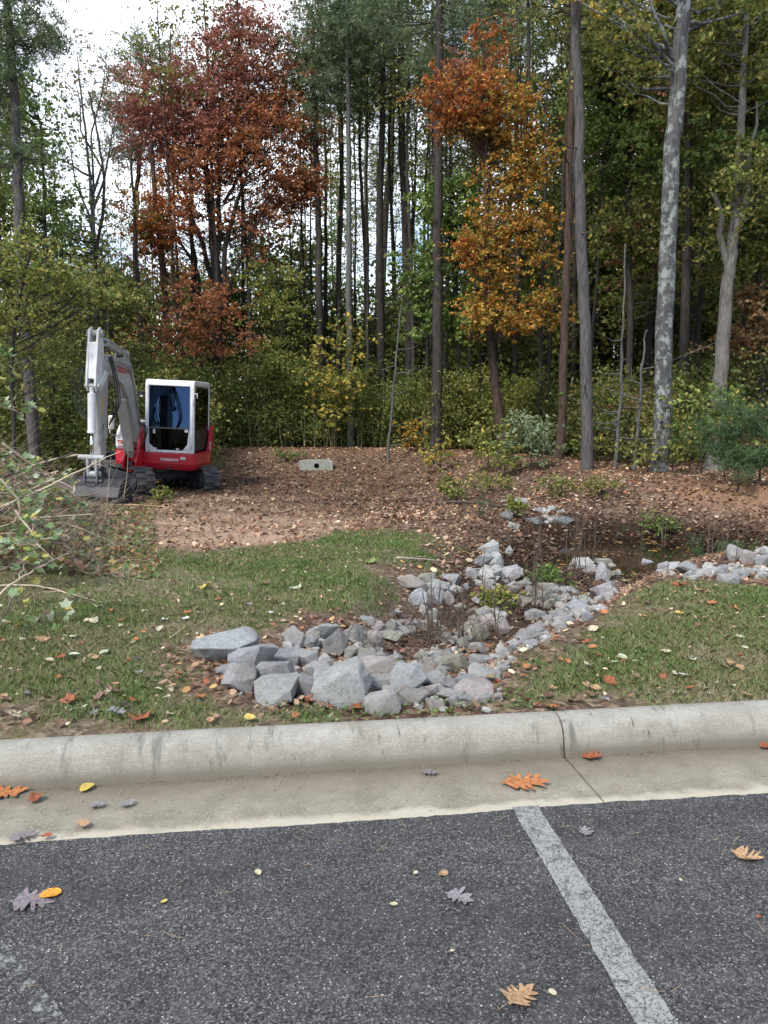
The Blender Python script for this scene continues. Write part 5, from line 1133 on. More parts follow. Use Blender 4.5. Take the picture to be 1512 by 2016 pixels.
# --- far wood, thicket and undergrowth masses (nobody could count these)
def mass(name, label, cat, specs, seed, size):
    rng = np.random.default_rng(seed); out = []
    for (x0, x1, Y0, Y1, z1f, n, pal, up) in specs:
        nc = n // 38; px = rng.uniform(x0, x1, nc); Y = rng.uniform(Y0, Y1, nc); X = (px - CX) / F_PX * Y; gz = g(X, Y)
        top = z1f(px) * (.7 + .42 * (fnoise(X, Y, .55, 5) * .5 + .5) + .25 * fnoise(X, Y, 1.6, 2)); h = rng.beta(1.1, 1.1, nc); k = rng.uniform(-1.4, .7, nc) < fnoise(X + h * 3, Y + h * 2, .8, seed)
        C0 = np.stack([X, Y, gz + .1 + top * h], 1)[k]; nc = len(C0); s = size * rng.uniform(1.3, 3.4, nc); m = 52
        C = (C0[:, None, :] + rng.normal(size=(nc, m, 3)) * s[:, None, None] * np.array([1, 1, .55])).reshape(-1, 3)
        pa = np.asarray(pal); V, Fc, Cc = leaf_arrays(rng, C, size, pa, up=up, jit=.3); base = pa[rng.integers(0, len(pa), nc)].repeat(m, 0) * rng.uniform(.7, 1.3, (nc, 1)).repeat(m, 0)
        out.append((V, Fc, np.clip((Cc * .35 + base * .65) * .84, 0, .8)))
    V, Fc, Cc = cat_leaf(out); o = link(name, np_mesh(name, V, Fc, Cc), CROWN); return tag(o, label, cat, kind='stuff')
def hgt(pts): xs_, zs_ = zip(*pts); return lambda px: np.interp(px, xs_, zs_)
mass('undergrowth', 'green and yellow thicket of shrubs and cane along the wood edge', 'undergrowth', [
    (330, 900, 24.8, 28, hgt([(330, 2.6), (420, 2.8), (600, 2.9), (700, 2.5), (900, 2.2)]), 56000, YGR + OLV + GRN, .3),
    (-700, -120, 18, 27, hgt([(-700, 4.5), (-120, 4.5)]), 40000, OLV + GRN, .3), (1700, 2200, 13, 22, hgt([(1700, 4), (2200, 4)]), 26000, OLV + GRN, .3),
    (-120, 420, 19.5, 27, hgt([(-120, 4.5), (150, 3.8), (300, 3.0), (420, 2.6)]), 60000, OLV + GRN + [(.15, .1, .05)], .3),
    (850, 1180, 22.5, 27, hgt([(850, 2.2), (1000, 2.4), (1180, 2.2)]), 26000, OLV + YGR, .3),
    (1120, 1700, 19, 25, hgt([(1120, 2.0), (1300, 2.4), (1500, 3.4), (1700, 4)]), 42000, OLV + GRN + BRNL, .3)], 5, .10)
mass('distant_wood', 'deep shaded foliage of the far wood seen between the trunks', 'woods', [
    (-150, 620, 30, 46, hgt([(-150, 11), (0, 11), (120, 9), (300, 8), (620, 8.5)]), 62000, OLV + GRN + BRNL + PIN, .3),
    (560, 1000, 31, 48, hgt([(560, 5), (700, 6.5), (850, 7.5), (1000, 9)]), 52000, GRN + OLV, .3),
    (950, 1750, 27, 44, hgt([(950, 9), (1100, 11), (1300, 14), (1750, 16)]), 120000, GRN + OLV + OLV, .3)], 6, .22)
# cane stems of the thicket
rng = np.random.default_rng(9); mb = MB(); r = random.Random(4)
for i in range(130):
    px = r.uniform(400, 900); Y = r.uniform(24.6, 27); p = foot(px, Y); h = r.uniform(.7, 2.6); l = Vector((r.gauss(0, .16), r.gauss(0, .16), h)); mb.tube([p, p + l * .5 + Vector((r.gauss(0, .03), 0, 0)), p + l], [.009, .007, .003], 3, cap=False)
tag(mb.build('cane_stems', simple('cane', (.16, .145, .085), .8), None, fix=False), 'thin pale upright cane stems standing in the thicket behind the berm', 'cane stems', kind='stuff')

# --- individual shrubs on the berm and wood edge
def shrub(name, label, px, Y, w, h, pal, n=24, per=60, size=.09, seed=1, kind='broad', group=None, base_py=None, bark=None):
    p = foot(px, Y); r = random.Random(seed); root_path = [p, p + Vector((r.gauss(0, .03), 0, h * .35)), p + Vector((r.gauss(0, .05), 0, h * .8))]
    return tree(name, label, root_path, [.02, .015, .006], bark or BK_BROWN, [(p + Vector((0, 0, h * .58)), (w / 2, w / 2.4, h * .42), n, None)], pal, per=per, size=size, sig=w * .09 + .05, seed=seed, kind=kind, group=group, brr=.006, cat='shrub', ntr=5)
shrub('shrub', 'pale green leafy shrub at the wood edge between maple and straight pine', 1058, 17.6, 1.35, 1.25, PALE, 34, 60, .09, 61)
shrub('shrub', 'yellow green spindly shrub left of the pale green shrub', 968, 18.6, 1.1, 1.4, YGR, 16, 40, .1, 62)
shrub('shrub', 'tall bush with yellow leaves in the thicket near the centre', 660, 24.6, 2.0, 4.4, YEL_ + YGR, 46, 36, .14, 63)
shrub('shrub', 'small orange yellow shrub at the foot of the dark trunk', 812, 23.3, .8, .9, YEL_ + ORG, 12, 40, .09, 64)
shrub('shrub', 'leafy yellow green bush in front of the pale forked trunk', 1400, 15.6, 1.6, 1.9, YGR + GRN, 40, 60, .09, 65)
shrub('pine_sapling', 'young pine sapling with soft dark needles at the right end of the berm', 1475, 13.2, 1.3, 1.7, [(.07, .12, .045), (.09, .15, .06), (.05, .09, .035)], 26, 330, .11, 66, kind='needle')
shrub('pine_sapling', 'low pine sapling on the pond bank near the right edge', 1478, 10.2, .5, .55, [(.07, .12, .045), (.09, .15, .06)], 8, 260, .09, 67, kind='needle')
shrub('pine_sapling', 'small pine seedling beside the pond, left of the low sapling', 1402, 11.0, .38, .6, [(.06, .1, .045), (.08, .13, .05)], 6, 200, .08, 68, kind='needle')
shrub('pine_sapling', 'tiny pine seedling above the small rock heap by the pond', 1480, 9.3, .28, .3, [(.06, .1, .045), (.08, .13, .05)], 4, 150, .07, 69, kind='needle')
shrub('pine_sapling', 'tiny dark seedling under the fallen stick', 950, 12.4, .3, .3, [(.06, .1, .045), (.05, .09, .05)], 4, 130, .06, 70, kind='needle')
for i, (px, Y, w, h, pal, lab) in enumerate([(905, 15.5, .7, .55, YGR, 'pale weed clump on the inner slope left of the stick'), (975, 16.2, .9, .45, YGR, 'yellowish weed clump high on the inner slope'), (1115, 14.4, .8, .45, YGR, 'bright green weed clump below the straight pine'), (1205, 14.0, .8, .4, OLV, 'brownish weed clump left of the lichen trunk foot'), (1320, 12.8, .6, .35, GRN, 'green weed clump on the slope right of the lichen trunk'), (1000, 17.6, .7, .9, YGR, 'leafy yellow green seedling before the maple foot'), (870, 20.3, 1.0, 1.0, YGR + YEL_, 'bushy yellowish weed under the dark straight trunk'), (1290, 15.6, 1.2, .8, OLV, 'dull green weeds at the lichen trunk foot'), (1190, 18.3, 1.0, 1.0, OLV + YGR, 'straggly weeds between straight pine and thin sapling'), (1100, 9.0, .35, .22, GRN, 'small leafy weed in the swale by the stems'), (985, 7.6, .25, .2, YGR, 'light green seedling in the middle of the swale'), (1020, 13.0, .3, .35, YGR, 'yellowish seedling beside the far bank stones'), (560, 22.6, .9, .4, GRN, 'grassy tuft at the left end of the headwall'), (1445, 15.2, 1.5, 1.2, OLV, 'olive bush behind the young pine sapling'), (1520, 14, 1.4, 1.6, GRN + BRNL, 'dark leafy bush cut by the right picture edge'), (1340, 17.5, 1.2, 1.2, YGR, 'light green bush between lichen trunk and pale trunk'), (200, 15.3, .5, .5, YGR, 'small leafy sprout beside the track')]):
    if lab.startswith('small leafy sprout'): px = 306; w = .3; h = .3
    shrub('weed' if h < .6 else 'shrub', lab, px, Y, w, h, pal, 12, 34, .06 if h < .5 else .085, 80 + i)
# --- dry standing stems in the swale and at the pond
STEM = simple('dry_stem', (.10, .075, .06), .9, 0, .3); STEML = simple('pale_reed', (.42, .34, .22), .9, 0, .2)
def stems(label, px, py, n, h, w, mat=STEM, seed=1, lean=.08, twigs=2):
    r = random.Random(seed); p0 = hit(px, py); mb = MB()
    for i in range(n):
        p = p0 + Vector((r.gauss(0, w), r.gauss(0, w), 0)); p.z = float(g(p.x, p.y)); hh = h * r.uniform(.6, 1.1); d = Vector((r.gauss(0, lean), r.gauss(0, lean), 1)) * hh
        mb.tube([p, p + d * .5 + Vector((r.gauss(0, .01), 0, 0)), p + d], [.006, .0045, .002], 4, cap=False)
        for k in range(twigs):
            a = p + d * r.uniform(.35, .9); mb.tube([a, a + Vector((r.gauss(0, .4), r.gauss(0, .4), .8)).normalized() * hh * .22], [.003, .0015], 3, cap=False)
    for v in mb.v: v -= p0
    o = mb.build('dry_stems', mat, None, fix=False); o.location = p0; tag(o, label, 'dry stems')
for i, (px, py, n, h, w, lab) in enumerate([(852, 1275, 7, .58, .05, 'tallest clump of dry brown stems in the middle of the swale'), (902, 1268, 5, .45, .04, 'dry brown stems right of the tallest clump'), (945, 1178, 2, .5, .01, 'single dark stem before the left bank cluster'), (978, 1262, 3, .5, .02, 'thin curved stems beside the round pinkish stone'), (1050, 1195, 5, .8, .04, 'dark dry stems in the bed near the olive rock'), (1128, 1140, 9, .9, .07, 'thick cluster of tall dark stems at the pond inlet'), (1168, 1118, 2, .75, .02, 'two stems standing left of the upright lavender stone'), (1262, 1110, 3, .6, .08, 'crooked stems beside the water'), (1305, 1098, 3, .8, .03, 'tall thin stems at the pond edge'), (1420, 1105, 5, .6, .08, 'brown stems left of the pale pointed boulder'), (1064, 1090, 2, .75, .02, 'thin stems behind the upper pile'), (1005, 1080, 3, .5, .03, 'short dark stems beside the upper pile'), (918, 1015, 2, .5, .02, 'thin stems at the left end of the fallen stick'), (873, 990, 1, .5, .01, 'lone dark stem high on the inner slope'), (473, 950, 1, .3, .01, 'short dark twig standing right of the track'), (1210, 1000, 6, .5, .2, 'brown stalks on the bank above the pond'), (1330, 960, 7, .5, .3, 'brown stalks on the slope below the lichen trunk'), (1085, 960, 6, .45, .25, 'thin stalks on the slope below the pale shrub')]):
    stems(lab, px, py, n, h, w, seed=i)
stems('pale straw coloured reed standing by the water', 1304, 1062, 1, .55, .0, STEML, 40, .12, 0); stems('pale bent reed on the slope above the pond', 1212, 980, 2, .55, .02, STEML, 41, .25, 0)
# ================================================================== CUT BRUSH, STICKS, FALLEN LEAVES
TWIG = simple('twig_bark', (.20, .16, .12), .85, 0, .3, 8); TWIGL = simple('pale_twig', (.48, .40, .30), .8, 0, .25, 8); TWIGD = simple('dark_twig', (.07, .055, .045), .9, 0, .3, 8); PEEL = simple('peeled_wood', (.50, .31, .18), .8, 0, .25, 8)
def leaf_outline(kind, r):
    if kind == 'oak':
        n = r.choice([3, 4, 4]); k = r.uniform(-.5, .5); sides = []
        for sgn in (1, -1):
            q = [(0, .02)]
            for i in range(n):
                t = .12 + .76 * (i + .3) / n; w = (.42 * math.sin(math.pi * (t * .75 + .2)) + .05) * r.uniform(.7, 1.2); v = r.uniform(.06, .16)
                q += [(t - .07, .05 + .02 * r.random()), (t + v * .5, w * .75), (t + v, w), (t + v + .05, w * .85), (t + .10, w * .35)]
            q += [(.93, .09), (1.06, .015)]; sides.append([(x, sgn * y) for x, y in q])
        o = sides[0] + sides[1][::-1]
        return [(x - .5, y + k * (x - .5) ** 2) for x, y in o]
    if kind == 'maple':
        o = []
        for i in range(5):
            a = R(-130 + i * 65); l = (.42, .5, .56, .5, .42)[i]; o += [(l * .72 * math.cos(a - R(15)), l * .72 * math.sin(a - R(15))), (l * math.cos(a), l * math.sin(a)), (l * .72 * math.cos(a + R(15)), l * .72 * math.sin(a + R(15))), (.33 * math.cos(a + R(32)), .33 * math.sin(a + R(32)))]
        return o
    return [(.5 * math.cos(a), .36 * math.sin(a) * (1 + .12 * math.cos(a))) for a in [2 * math.pi * i / 14 for i in range(14)]]
LM = {}
def leafm(col):
    if col not in LM:
        m, n, b = newmat('leaf_' + col); c = LC[col]; co = coord(n)
        f = noise(n, co, 9, 6, .7); n.links.new(mix(n, ramp(n, f, [(.4, 0), (.62, 1)]), c, tuple(x * .5 for x in c) if col != 'spotted yellow' else (.35, .08, .015)), b.inputs['Base Color'])
        b.inputs['Roughness'].default_value = .55; bump(n, b, noise(n, co, 14, 3), .3, .02); LM[col] = m
    return LM[col]
LC = {'orange': (.50, .19, .065), 'rust': (.34, .095, .035), 'brown': (.22, .13, .08), 'tan': (.45, .28, .15), 'yellow': (.66, .5, .12), 'spotted yellow': (.75, .4, .03), 'grey': (.27, .26, .27), 'purple grey': (.25, .21, .23), 'pale green': (.55, .6, .42), 'green': (.22, .34, .07), 'white': (.68, .70, .64), 'dark': (.08, .06, .05), 'cream': (.62, .55, .38)}
def leaf_mesh(kind, seed, curl):
    r = random.Random(seed); o = leaf_outline(kind, r); n = len(o); ph = r.uniform(0, 6)
    def z(x, y): return curl * (y * y * 1.6 + x * x * .5 + .07 * math.sin(7 * x + ph) + .05 * math.sin(11 * y + ph * 2))
    inn = [(x * .5, y * .45) for x, y in o]; vs = [(x, y, z(x, y)) for x, y in o] + [(x, y, z(x, y)) for x, y in inn] + [(0, 0, 0)]
    fs = [(i, (i + 1) % n, n + (i + 1) % n, n + i) for i in range(n)] + [(n + i, n + (i + 1) % n, 2 * n) for i in range(n)]
    k = len(vs); l = .35 if kind != 'maple' else .45
    vs += [(-.42, .008, z(-.42, 0)), (-.42, -.008, z(-.42, 0)), (-.5 - l, .03, .02), (-.5 - l, .045, .02)]; fs.append((k, k + 1, k + 2, k + 3))
    me = bpy.data.meshes.new('leaf'); me.from_pydata(vs, [], fs); return me
rl = random.Random(31)
def leaf(px, py, wpx, kind, col, label, group=None, curl=None, lot=False, rz=None):
    if lot:
        p = Vector(gp(px, py)); d = curb_d(p.x, p.y)
        if d > .415: p -= Vector((CN[0], CN[1], 0)) * (d - .415); d = .415
        if d > 0: p.z = -.01 - .024 * min(1, d / .46)
        p.z += .006
        if d > 0: p.z += .016
    else: p = hit(px, py); p.z += .02
    s = scale_at(p); me = leaf_mesh(kind, rl.randrange(9999), curl if curl is not None else rl.uniform(.3, .9)); me.materials.append(leafm(col))
    o = bpy.data.objects.new('fallen_leaf', me); COL.objects.link(o); w = wpx / s; o.scale = (w, w, w); o.location = p
    t = .08 if lot else .35; o.rotation_euler = (rl.uniform(-t, t), rl.uniform(-t, t), rz if rz is not None else rl.uniform(0, 6.28)); tag(o, label, 'leaf', group)
for a in [
 (30, 1530, 74, 'oak', 'orange', 'big orange oak leaf against the kerb foot at the left edge', .5, .3), (181, 1526, 32, 'oval', 'yellow', 'round yellow leaf against the kerb foot', .6, 1.2), (70, 1570, 34, 'oval', 'rust', 'curled red orange leaf on the gutter at the left', 1.4, 1.3), (190, 1584, 34, 'oak', 'grey', 'small grey oak leaf on the gutter, left of another', .7, .1), (249, 1583, 34, 'oak', 'grey', 'grey oak leaf with raised lobe on the gutter', .9, .5), (163, 1626, 32, 'oval', 'tan', 'tan ribbed leaf near the gutter edge', .7, -.6),
 (42, 1650, 54, 'oak', 'purple grey', 'grey brown oak leaf across the edge of gutter and asphalt', .4, .3), (92, 1651, 22, 'oval', 'rust', 'small red leaf at the asphalt edge', .6, .2), (62, 1775, 84, 'oak', 'purple grey', 'purple grey oak leaf lying beside a spotted yellow leaf', .4, .1), (100, 1763, 40, 'oval', 'spotted yellow', 'spotted yellow orange leaf on the asphalt at the left', .4, .4), (323, 1778, 14, 'oval', 'yellow', 'tiny yellow leaf scrap on the asphalt', .5, .4), (508, 1720, 18, 'oval', 'cream', 'narrow cream leaf scrap on the asphalt', .5, 2.2),
 (845, 1517, 36, 'oak', 'purple grey', 'small purplish leaf on the gutter in the centre', .6, -.1), (1030, 1539, 90, 'oak', 'orange', 'largest orange oak leaf, on the gutter before the white line', .5, .0), (1152, 1641, 32, 'oak', 'grey', 'small grey crumpled leaf right of the white line', 1.0, 1.4), (1468, 1690, 56, 'oak', 'tan', 'orange tan curled leaf at the right edge of the asphalt', 1.3, -.6), (903, 1768, 58, 'oak', 'grey', 'silvery oak leaf with deep lobes in the middle of the asphalt', .5, -.5), (872, 1725, 22, 'oval', 'tan', 'small brown and cream curled leaf above the silvery oak leaf', 1.2, .8), (818, 1721, 12, 'oval', 'cream', 'tiny cream scrap left of the curled leaf', .4, 1), (1021, 1963, 78, 'oak', 'tan', 'tan oak leaf with a stem near the bottom of the picture', .6, .8), (1088, 1957, 18, 'oval', 'cream', 'small straw chip beside the tan oak leaf', .3, 2.2), (775, 1783, 16, 'oval', 'cream', 'pale chip left of the silvery oak leaf', .3, .1), (890, 1875, 10, 'oval', 'cream', 'tiny white scrap near the lower centre', .3, .1), (1160, 1481, 40, 'oak', 'rust', 'brown curled leaf in the kerb corner right of the joint', 1.2, .0), (1500, 1460, 28, 'oval', 'rust', 'reddish leaf in the kerb corner at the right edge', 1.0, .4), (1493, 1808, 12, 'oval', 'rust', 'tiny red scrap at the right side of the asphalt', .6, .3), (1340, 1735, 9, 'oval', 'cream', 'tiny pale stalk right of the white line', .4, 1.5)]:
    leaf(*a[:6], curl=a[6] * (.4 if a[3] == 'oak' else .8), lot=True, rz=a[7])
for a in [
 (322, 1228, 26, 'maple', 'white', 'bright white upturned leaf in the left lawn'), (366, 1223, 16, 'oval', 'white', 'small white leaf right of the bright upturned one'), (370, 1211, 16, 'oval', 'orange', 'orange leaf above the small white one'), (200, 1200, 34, 'maple', 'pale green', 'large pale leaf in the left lawn with an orange leaf touching it'), (217, 1209, 18, 'oval', 'orange', 'orange leaf touching the large pale one'), (138, 1205, 22, 'maple', 'yellow', 'yellow lobed leaf left of the large pale one'), (406, 1160, 34, 'maple', 'yellow', 'bright yellow green leaf in the left lawn'), (427, 1184, 18, 'maple', 'rust', 'rust leaf below the bright yellow green one'), (584, 1162, 30, 'maple', 'pale green', 'pale green leaf standing up in the grass'), (524, 1152, 26, 'maple', 'brown', 'brown curled leaf in the grass above the boulders'), (490, 1196, 16, 'oval', 'grey', 'grey small leaf in the grass left of the heap'), (433, 1205, 16, 'oval', 'white', 'tiny whitish leaf in the grass above the long boulder'), (533, 1212, 16, 'oval', 'white', 'tiny pale leaf above the rock heap'), (617, 1185, 12, 'maple', 'rust', 'tiny rust leaf above the rock heap'), (730, 1110, 34, 'maple', 'green', 'yellow green leafy sprig in the far lawn'), (830, 1100, 22, 'maple', 'pale green', 'pale leaf near the light stick'), (145, 1259, 28, 'maple', 'pale green', 'greenish white leaf low in the left lawn'), (120, 1300, 24, 'maple', 'rust', 'dark rust leaf beside a grey green one'), (143, 1300, 30, 'oval', 'pale green', 'long grey green leaf beside a rust one'), (98, 1305, 16, 'oval', 'cream', 'round cream leaf in the left lawn'), (186, 1302, 22, 'oak', 'tan', 'tan leaf with thin lobes in the left lawn'), (225, 1366, 44, 'maple', 'brown', 'large dark brown leaf before the left lawn weeds'), (196, 1380, 38, 'maple', 'brown', 'flat brown leaf left of the large dark one'), (138, 1387, 40, 'maple', 'rust', 'wide rusty brown leaf in the left lawn'), (275, 1423, 58, 'maple', 'rust', 'big red brown leaf close to the kerb'), (120, 1432, 34, 'maple', 'brown', 'brown leaf against the kerb at the left'), (350, 1332, 22, 'oval', 'orange', 'curled orange brown leaf left of the rounded grey rock'), (405, 1350, 20, 'oval', 'rust', 'rust leaf below the curled orange brown one'), (392, 1380, 28, 'oak', 'orange', 'orange oak leaf left of the pale wedge rock'), (335, 1413, 22, 'oval', 'cream', 'cream leaf near the kerb'), (492, 1422, 24, 'oval', 'yellow', 'yellow leaf lying at the kerb back left of the pale triangular rock'), (272, 1330, 22, 'maple', 'grey', 'grey crumpled leaf in the thin grass'), (30, 1417, 36, 'oak', 'cream', 'cream oak leaf near the lower left'), (185, 1412, 26, 'oak', 'grey', 'grey oak leaf near the kerb'), (228, 1410, 34, 'oak', 'grey', 'long grey leaf near the kerb'), (8, 1380, 22, 'oak', 'tan', 'tan leaf cut by the left edge'), (85, 1268, 34, 'oak', 'tan', 'tan oak leaf among the green ones'), (245, 1225, 26, 'maple', 'orange', 'orange brown leaf in the mid left lawn'), (185, 1228, 24, 'oval', 'cream', 'cream crumpled leaf in the mid left lawn'), (268, 1265, 16, 'oval', 'orange', 'small orange leaf near the bare patch'), (315, 1243, 20, 'oval', 'cream', 'small cream leaf near a twig'), (255, 1247, 22, 'maple', 'green', 'green leaf beside the small orange one'),
 (606, 1388, 34, 'maple', 'rust', 'red brown leaf under the pale wedge rock'), (640, 1400, 36, 'oak', 'brown', 'brown oak leaf between wedge rock and largest boulder'), (703, 1400, 34, 'oak', 'rust', 'bright rust leaf under the largest boulder'), (640, 1245, 14, 'maple', 'orange', 'orange leaf on the rock heap'), (448, 1312, 36, 'oak', 'rust', 'red oak leaf wedged at the end of the long boulder'), (594, 1242, 12, 'oval', 'orange', 'orange leaf at the back of the heap'), (983, 1352, 20, 'maple', 'rust', 'dark red leaf right of the speckled pink boulder'),
 (1200, 1348, 36, 'maple', 'rust', 'dark rust leaf standing in the right lawn'), (1243, 1354, 18, 'oval', 'rust', 'small rust leaf right of the standing one'), (1153, 1356, 18, 'oval', 'tan', 'tan leaf left of the standing rust one'), (1036, 1318, 20, 'oval', 'orange', 'orange leaf at the lawn edge by the rocks'), (1117, 1310, 18, 'oval', 'orange', 'orange leaf in the middle of the right lawn'), (1140, 1384, 26, 'oak', 'brown', 'dark curled leaf near the kerb right of the joint'), (1086, 1399, 46, 'oak', 'orange', 'orange leaf lying over the kerb back by the joint'), (1192, 1384, 20, 'oak', 'grey', 'small grey leaf in the right lawn'), (1175, 1296, 30, 'oak', 'rust', 'long rust leaf in the right lawn'), (1100, 1263, 14, 'maple', 'rust', 'little red leaf near the right bank'), (1156, 1268, 16, 'oval', 'rust', 'little reddish leaf further right of the bank'), (1168, 1244, 24, 'oval', 'cream', 'cream leaf on the upper right lawn'), (1190, 1210, 22, 'maple', 'orange', 'orange star shaped leaf near the right bank'), (1186, 1199, 18, 'oval', 'orange', 'small orange leaf above the star shaped one'), (1336, 1212, 22, 'oval', 'yellow', 'bright yellow leaf on the upper right lawn'), (1400, 1193, 22, 'maple', 'orange', 'salmon leaf on the upper right lawn'), (1446, 1203, 26, 'maple', 'orange', 'salmon lobed leaf further right on the lawn'), (1338, 1158, 30, 'oak', 'rust', 'rust leaf at the far edge of the right lawn'), (1380, 1168, 34, 'oak', 'tan', 'long tan leaf at the far edge of the right lawn'), (1500, 1222, 26, 'oak', 'cream', 'cream leaf at the right edge'), (1225, 1300, 20, 'oval', 'pale green', 'pale green leaf in the right lawn'), (1310, 1290, 22, 'oval', 'cream', 'cream leaf in the open right lawn'), (1425, 1320, 24, 'maple', 'brown', 'brown leaf in the lower right lawn'), (1470, 1375, 26, 'maple', 'tan', 'tan leaf near the kerb at the right'), (1345, 1335, 20, 'oval', 'white', 'whitish leaf in the lower right lawn')]:
    leaf(*a)
# countless look-alike leaves of the lawn, one by one
for i in range(170):
    for _ in range(20):
        px, py = rl.uniform(0, 1512), rl.uniform(1130, 1430); p = hit(px, py); gmv = masks(np.array([p.x]), np.array([p.y]))[0][0]
        if gmv > .3 and curb_d(p.x, p.y) > .68: break
    col = rl.choice(['brown', 'tan', 'rust', 'cream', 'brown', 'tan', 'dark', 'pale green', 'orange'])
    side = 'left' if px < 750 else 'right'; zone = 'near the kerb' if py > 1330 else ('in the middle' if py > 1220 else 'at the far side')
    leaf(px, py, (5 + (py - 1050) / 24) * rl.uniform(.7, 1.3), rl.choice(['oval', 'oak', 'maple']), col, f'small {col} leaf {zone} of the {side} lawn', f'{col} leaves on the {side} lawn')

def stick(label, pts, r0, mat=TWIG, cat='branch', group=None, name='cut_branch', leaves=0, lcol=None, seed=0, tw=4):
    r = random.Random(seed * 7 + 3); P, Q = smooth_path([Vector(p) for p in pts], [r0 * (1 - .75 * i / (len(pts) - 1)) for i in range(len(pts))], 4, r, r0 * .6)
    o0 = P[0].copy(); root = empty(name, o0); tag(root, label, cat, group); mb = MB(); mb.tube(P, Q, 7)
    mb.v = [v - o0 for v in mb.v]; mb.build('stem', mat, root, smooth=True, fix=False); B = MB(); tips = []
    for _ in range(tw):
        k = r.randrange(len(P) // 3, len(P)); a = P[k]; l = r.uniform(.1, .32); e = a + Vector((r.gauss(0, 1), r.gauss(0, .7), r.uniform(-.5, .6))).normalized() * l; branch(B, a, e, Q[k] * .6, .0012, r, 4, -.1); tips.append((a + e) / 2); tips.append(e)
    if B.v: B.v = [v - o0 for v in B.v]; B.build('twig', mat, root, smooth=True, fix=False)
    if leaves and tips:
        rg = np.random.default_rng(seed); outs = []
        for _ in range(leaves):
            c = tips[r.randrange(len(tips))] + Vector((r.gauss(0, .06), r.gauss(0, .06), r.gauss(0, .05))) - o0; me_o = leaf_outline('maple', r); s = r.uniform(.06, .11)
            rot = Matrix.Rotation(r.uniform(0, 6.28), 3, 'Z') @ Matrix.Rotation(r.uniform(-1.1, 1.1), 3, 'X') @ Matrix.Rotation(r.uniform(-.6, .6), 3, 'Y'); outs.append((c, rot, s, me_o))
        vs = []; fs = []; cl = []
        pal = lcol or [(.34, .46, .26), (.24, .34, .12), (.5, .56, .4), (.48, .44, .1)]
        for c, rot, s, o_ in outs:
            b0 = len(vs); n = len(o_); vs += [tuple(c + rot @ Vector((x * s, y * s, (y * y + x * x) * s * .5))) for x, y in o_]; vs.append(tuple(c)); q = pal[r.randrange(len(pal))]; k = r.uniform(.7, 1.2)
            for i in range(n): fs.append((b0 + i, b0 + (i + 1) % n, b0 + n)); cl.append([min(.8, v * k) for v in q])
        link('leaves', np_mesh('leaves', vs, np.array(fs), np.array(cl)), CROWN, root)
    return root
def PX(lst, Y, Y2=None): n = len(lst); return [atY(x, y, Y + ((Y2 or Y) - Y) * i / (n - 1)) for i, (x, y) in enumerate(lst)]
def GH_(lst, dz=.02): return [hit(x, y) + Vector((0, 0, dz)) for x, y in lst]
PG = [(.26, .36, .2), (.18, .28, .1), (.42, .5, .34), (.42, .40, .12), (.14, .22, .08)]
stick('long pale branch reaching across in front of the bucket', PX([(-30, 1012), (50, 978), (100, 955), (160, 925), (200, 905), (240, 888)], 7.6, 8.4), .016, TWIGL, seed=1, tw=2)
stick('pale branch rising from the lower left corner of the pile', PX([(-20, 1188), (20, 1152), (60, 1127), (105, 1102), (138, 1088)], 6.0, 6.8), .012, TWIGL, seed=2, tw=3)
stick('grey stick lying on the grass below the brush pile', GH_([(-20, 1158), (60, 1158), (110, 1165), (150, 1178), (198, 1190)]), .010, TWIGL, seed=3, tw=2)
stick('pale crooked branch coming down to the lawn', PX([(30, 1005), (55, 1040), (80, 1075), (108, 1107)], 6.9, 6.6), .012, TWIGL, seed=4, tw=3)
stick('thick dark branch slanting down in front of the bucket', PX([(5, 872), (60, 912), (130, 962), (165, 992), (190, 1010)], 11.5, 11.5), .026, TWIG, seed=5, tw=5)
stick('curved pale vine looping in the pile at the left edge', PX([(-10, 935), (20, 965), (38, 995), (30, 1025), (-10, 1040)], 6.6, 6.8), .012, TWIGL, seed=6, tw=2)
stick('dark branch end lying on the grass at the pile foot', GH_([(90, 1062), (125, 1085), (150, 1100), (176, 1119)], .03), .014, TWIGD, seed=7, tw=3)
stick('light peeled pole lying under the bucket', GH_([(130, 982), (180, 990), (240, 996), (300, 1000), (330, 1003)], .04), .016, PEEL, seed=8, tw=2)
stick('orange peeled stick behind the light pole', GH_([(188, 1003), (230, 998), (270, 1000), (305, 992)], .05), .014, PEEL, seed=9, tw=2)
stick('thin dark stick pointing from the pile over the bare soil', GH_([(160, 1022), (260, 1012), (340, 1016), (385, 1024)], .03), .008, TWIGD, seed=10, tw=2)
stick('long thin stick on the bare soil right of the pile', GH_([(180, 1036), (260, 1034), (340, 1040), (420, 1036)], .03), .008, TWIGD, seed=11, tw=2)
stick('thin upright twig before the bucket side', PX([(205, 1030), (212, 980), (216, 930), (218, 900)], 10.5), .006, TWIGL, seed=12, tw=1)
stick('thin upright twig before the left track', PX([(243, 985), (250, 930), (253, 870)], 11), .005, TWIGL, seed=13, tw=1)
stick('dark fallen stick on the inner slope above the stones', GH_([(845, 992), (900, 994), (960, 998), (1012, 1003)], .05), .03, TWIGD, seed=14, tw=2, name='stick', cat='stick')
stick('pale dead stick at the end of the left lawn', GH_([(782, 1104), (820, 1106), (860, 1109), (890, 1112)], .03), .014, TWIGL, seed=15, tw=1, name='stick', cat='stick')
stick('short pale stick on the soil left of the water', GH_([(738, 1012), (765, 1014), (792, 1012)], .02), .014, TWIGL, seed=16, tw=0, name='stick', cat='stick')
stick('little curved twig beside the bare patch of lawn', GH_([(335, 1262), (352, 1250), (362, 1240)], .02), .005, TWIGL, seed=17, tw=0, name='stick', cat='stick')
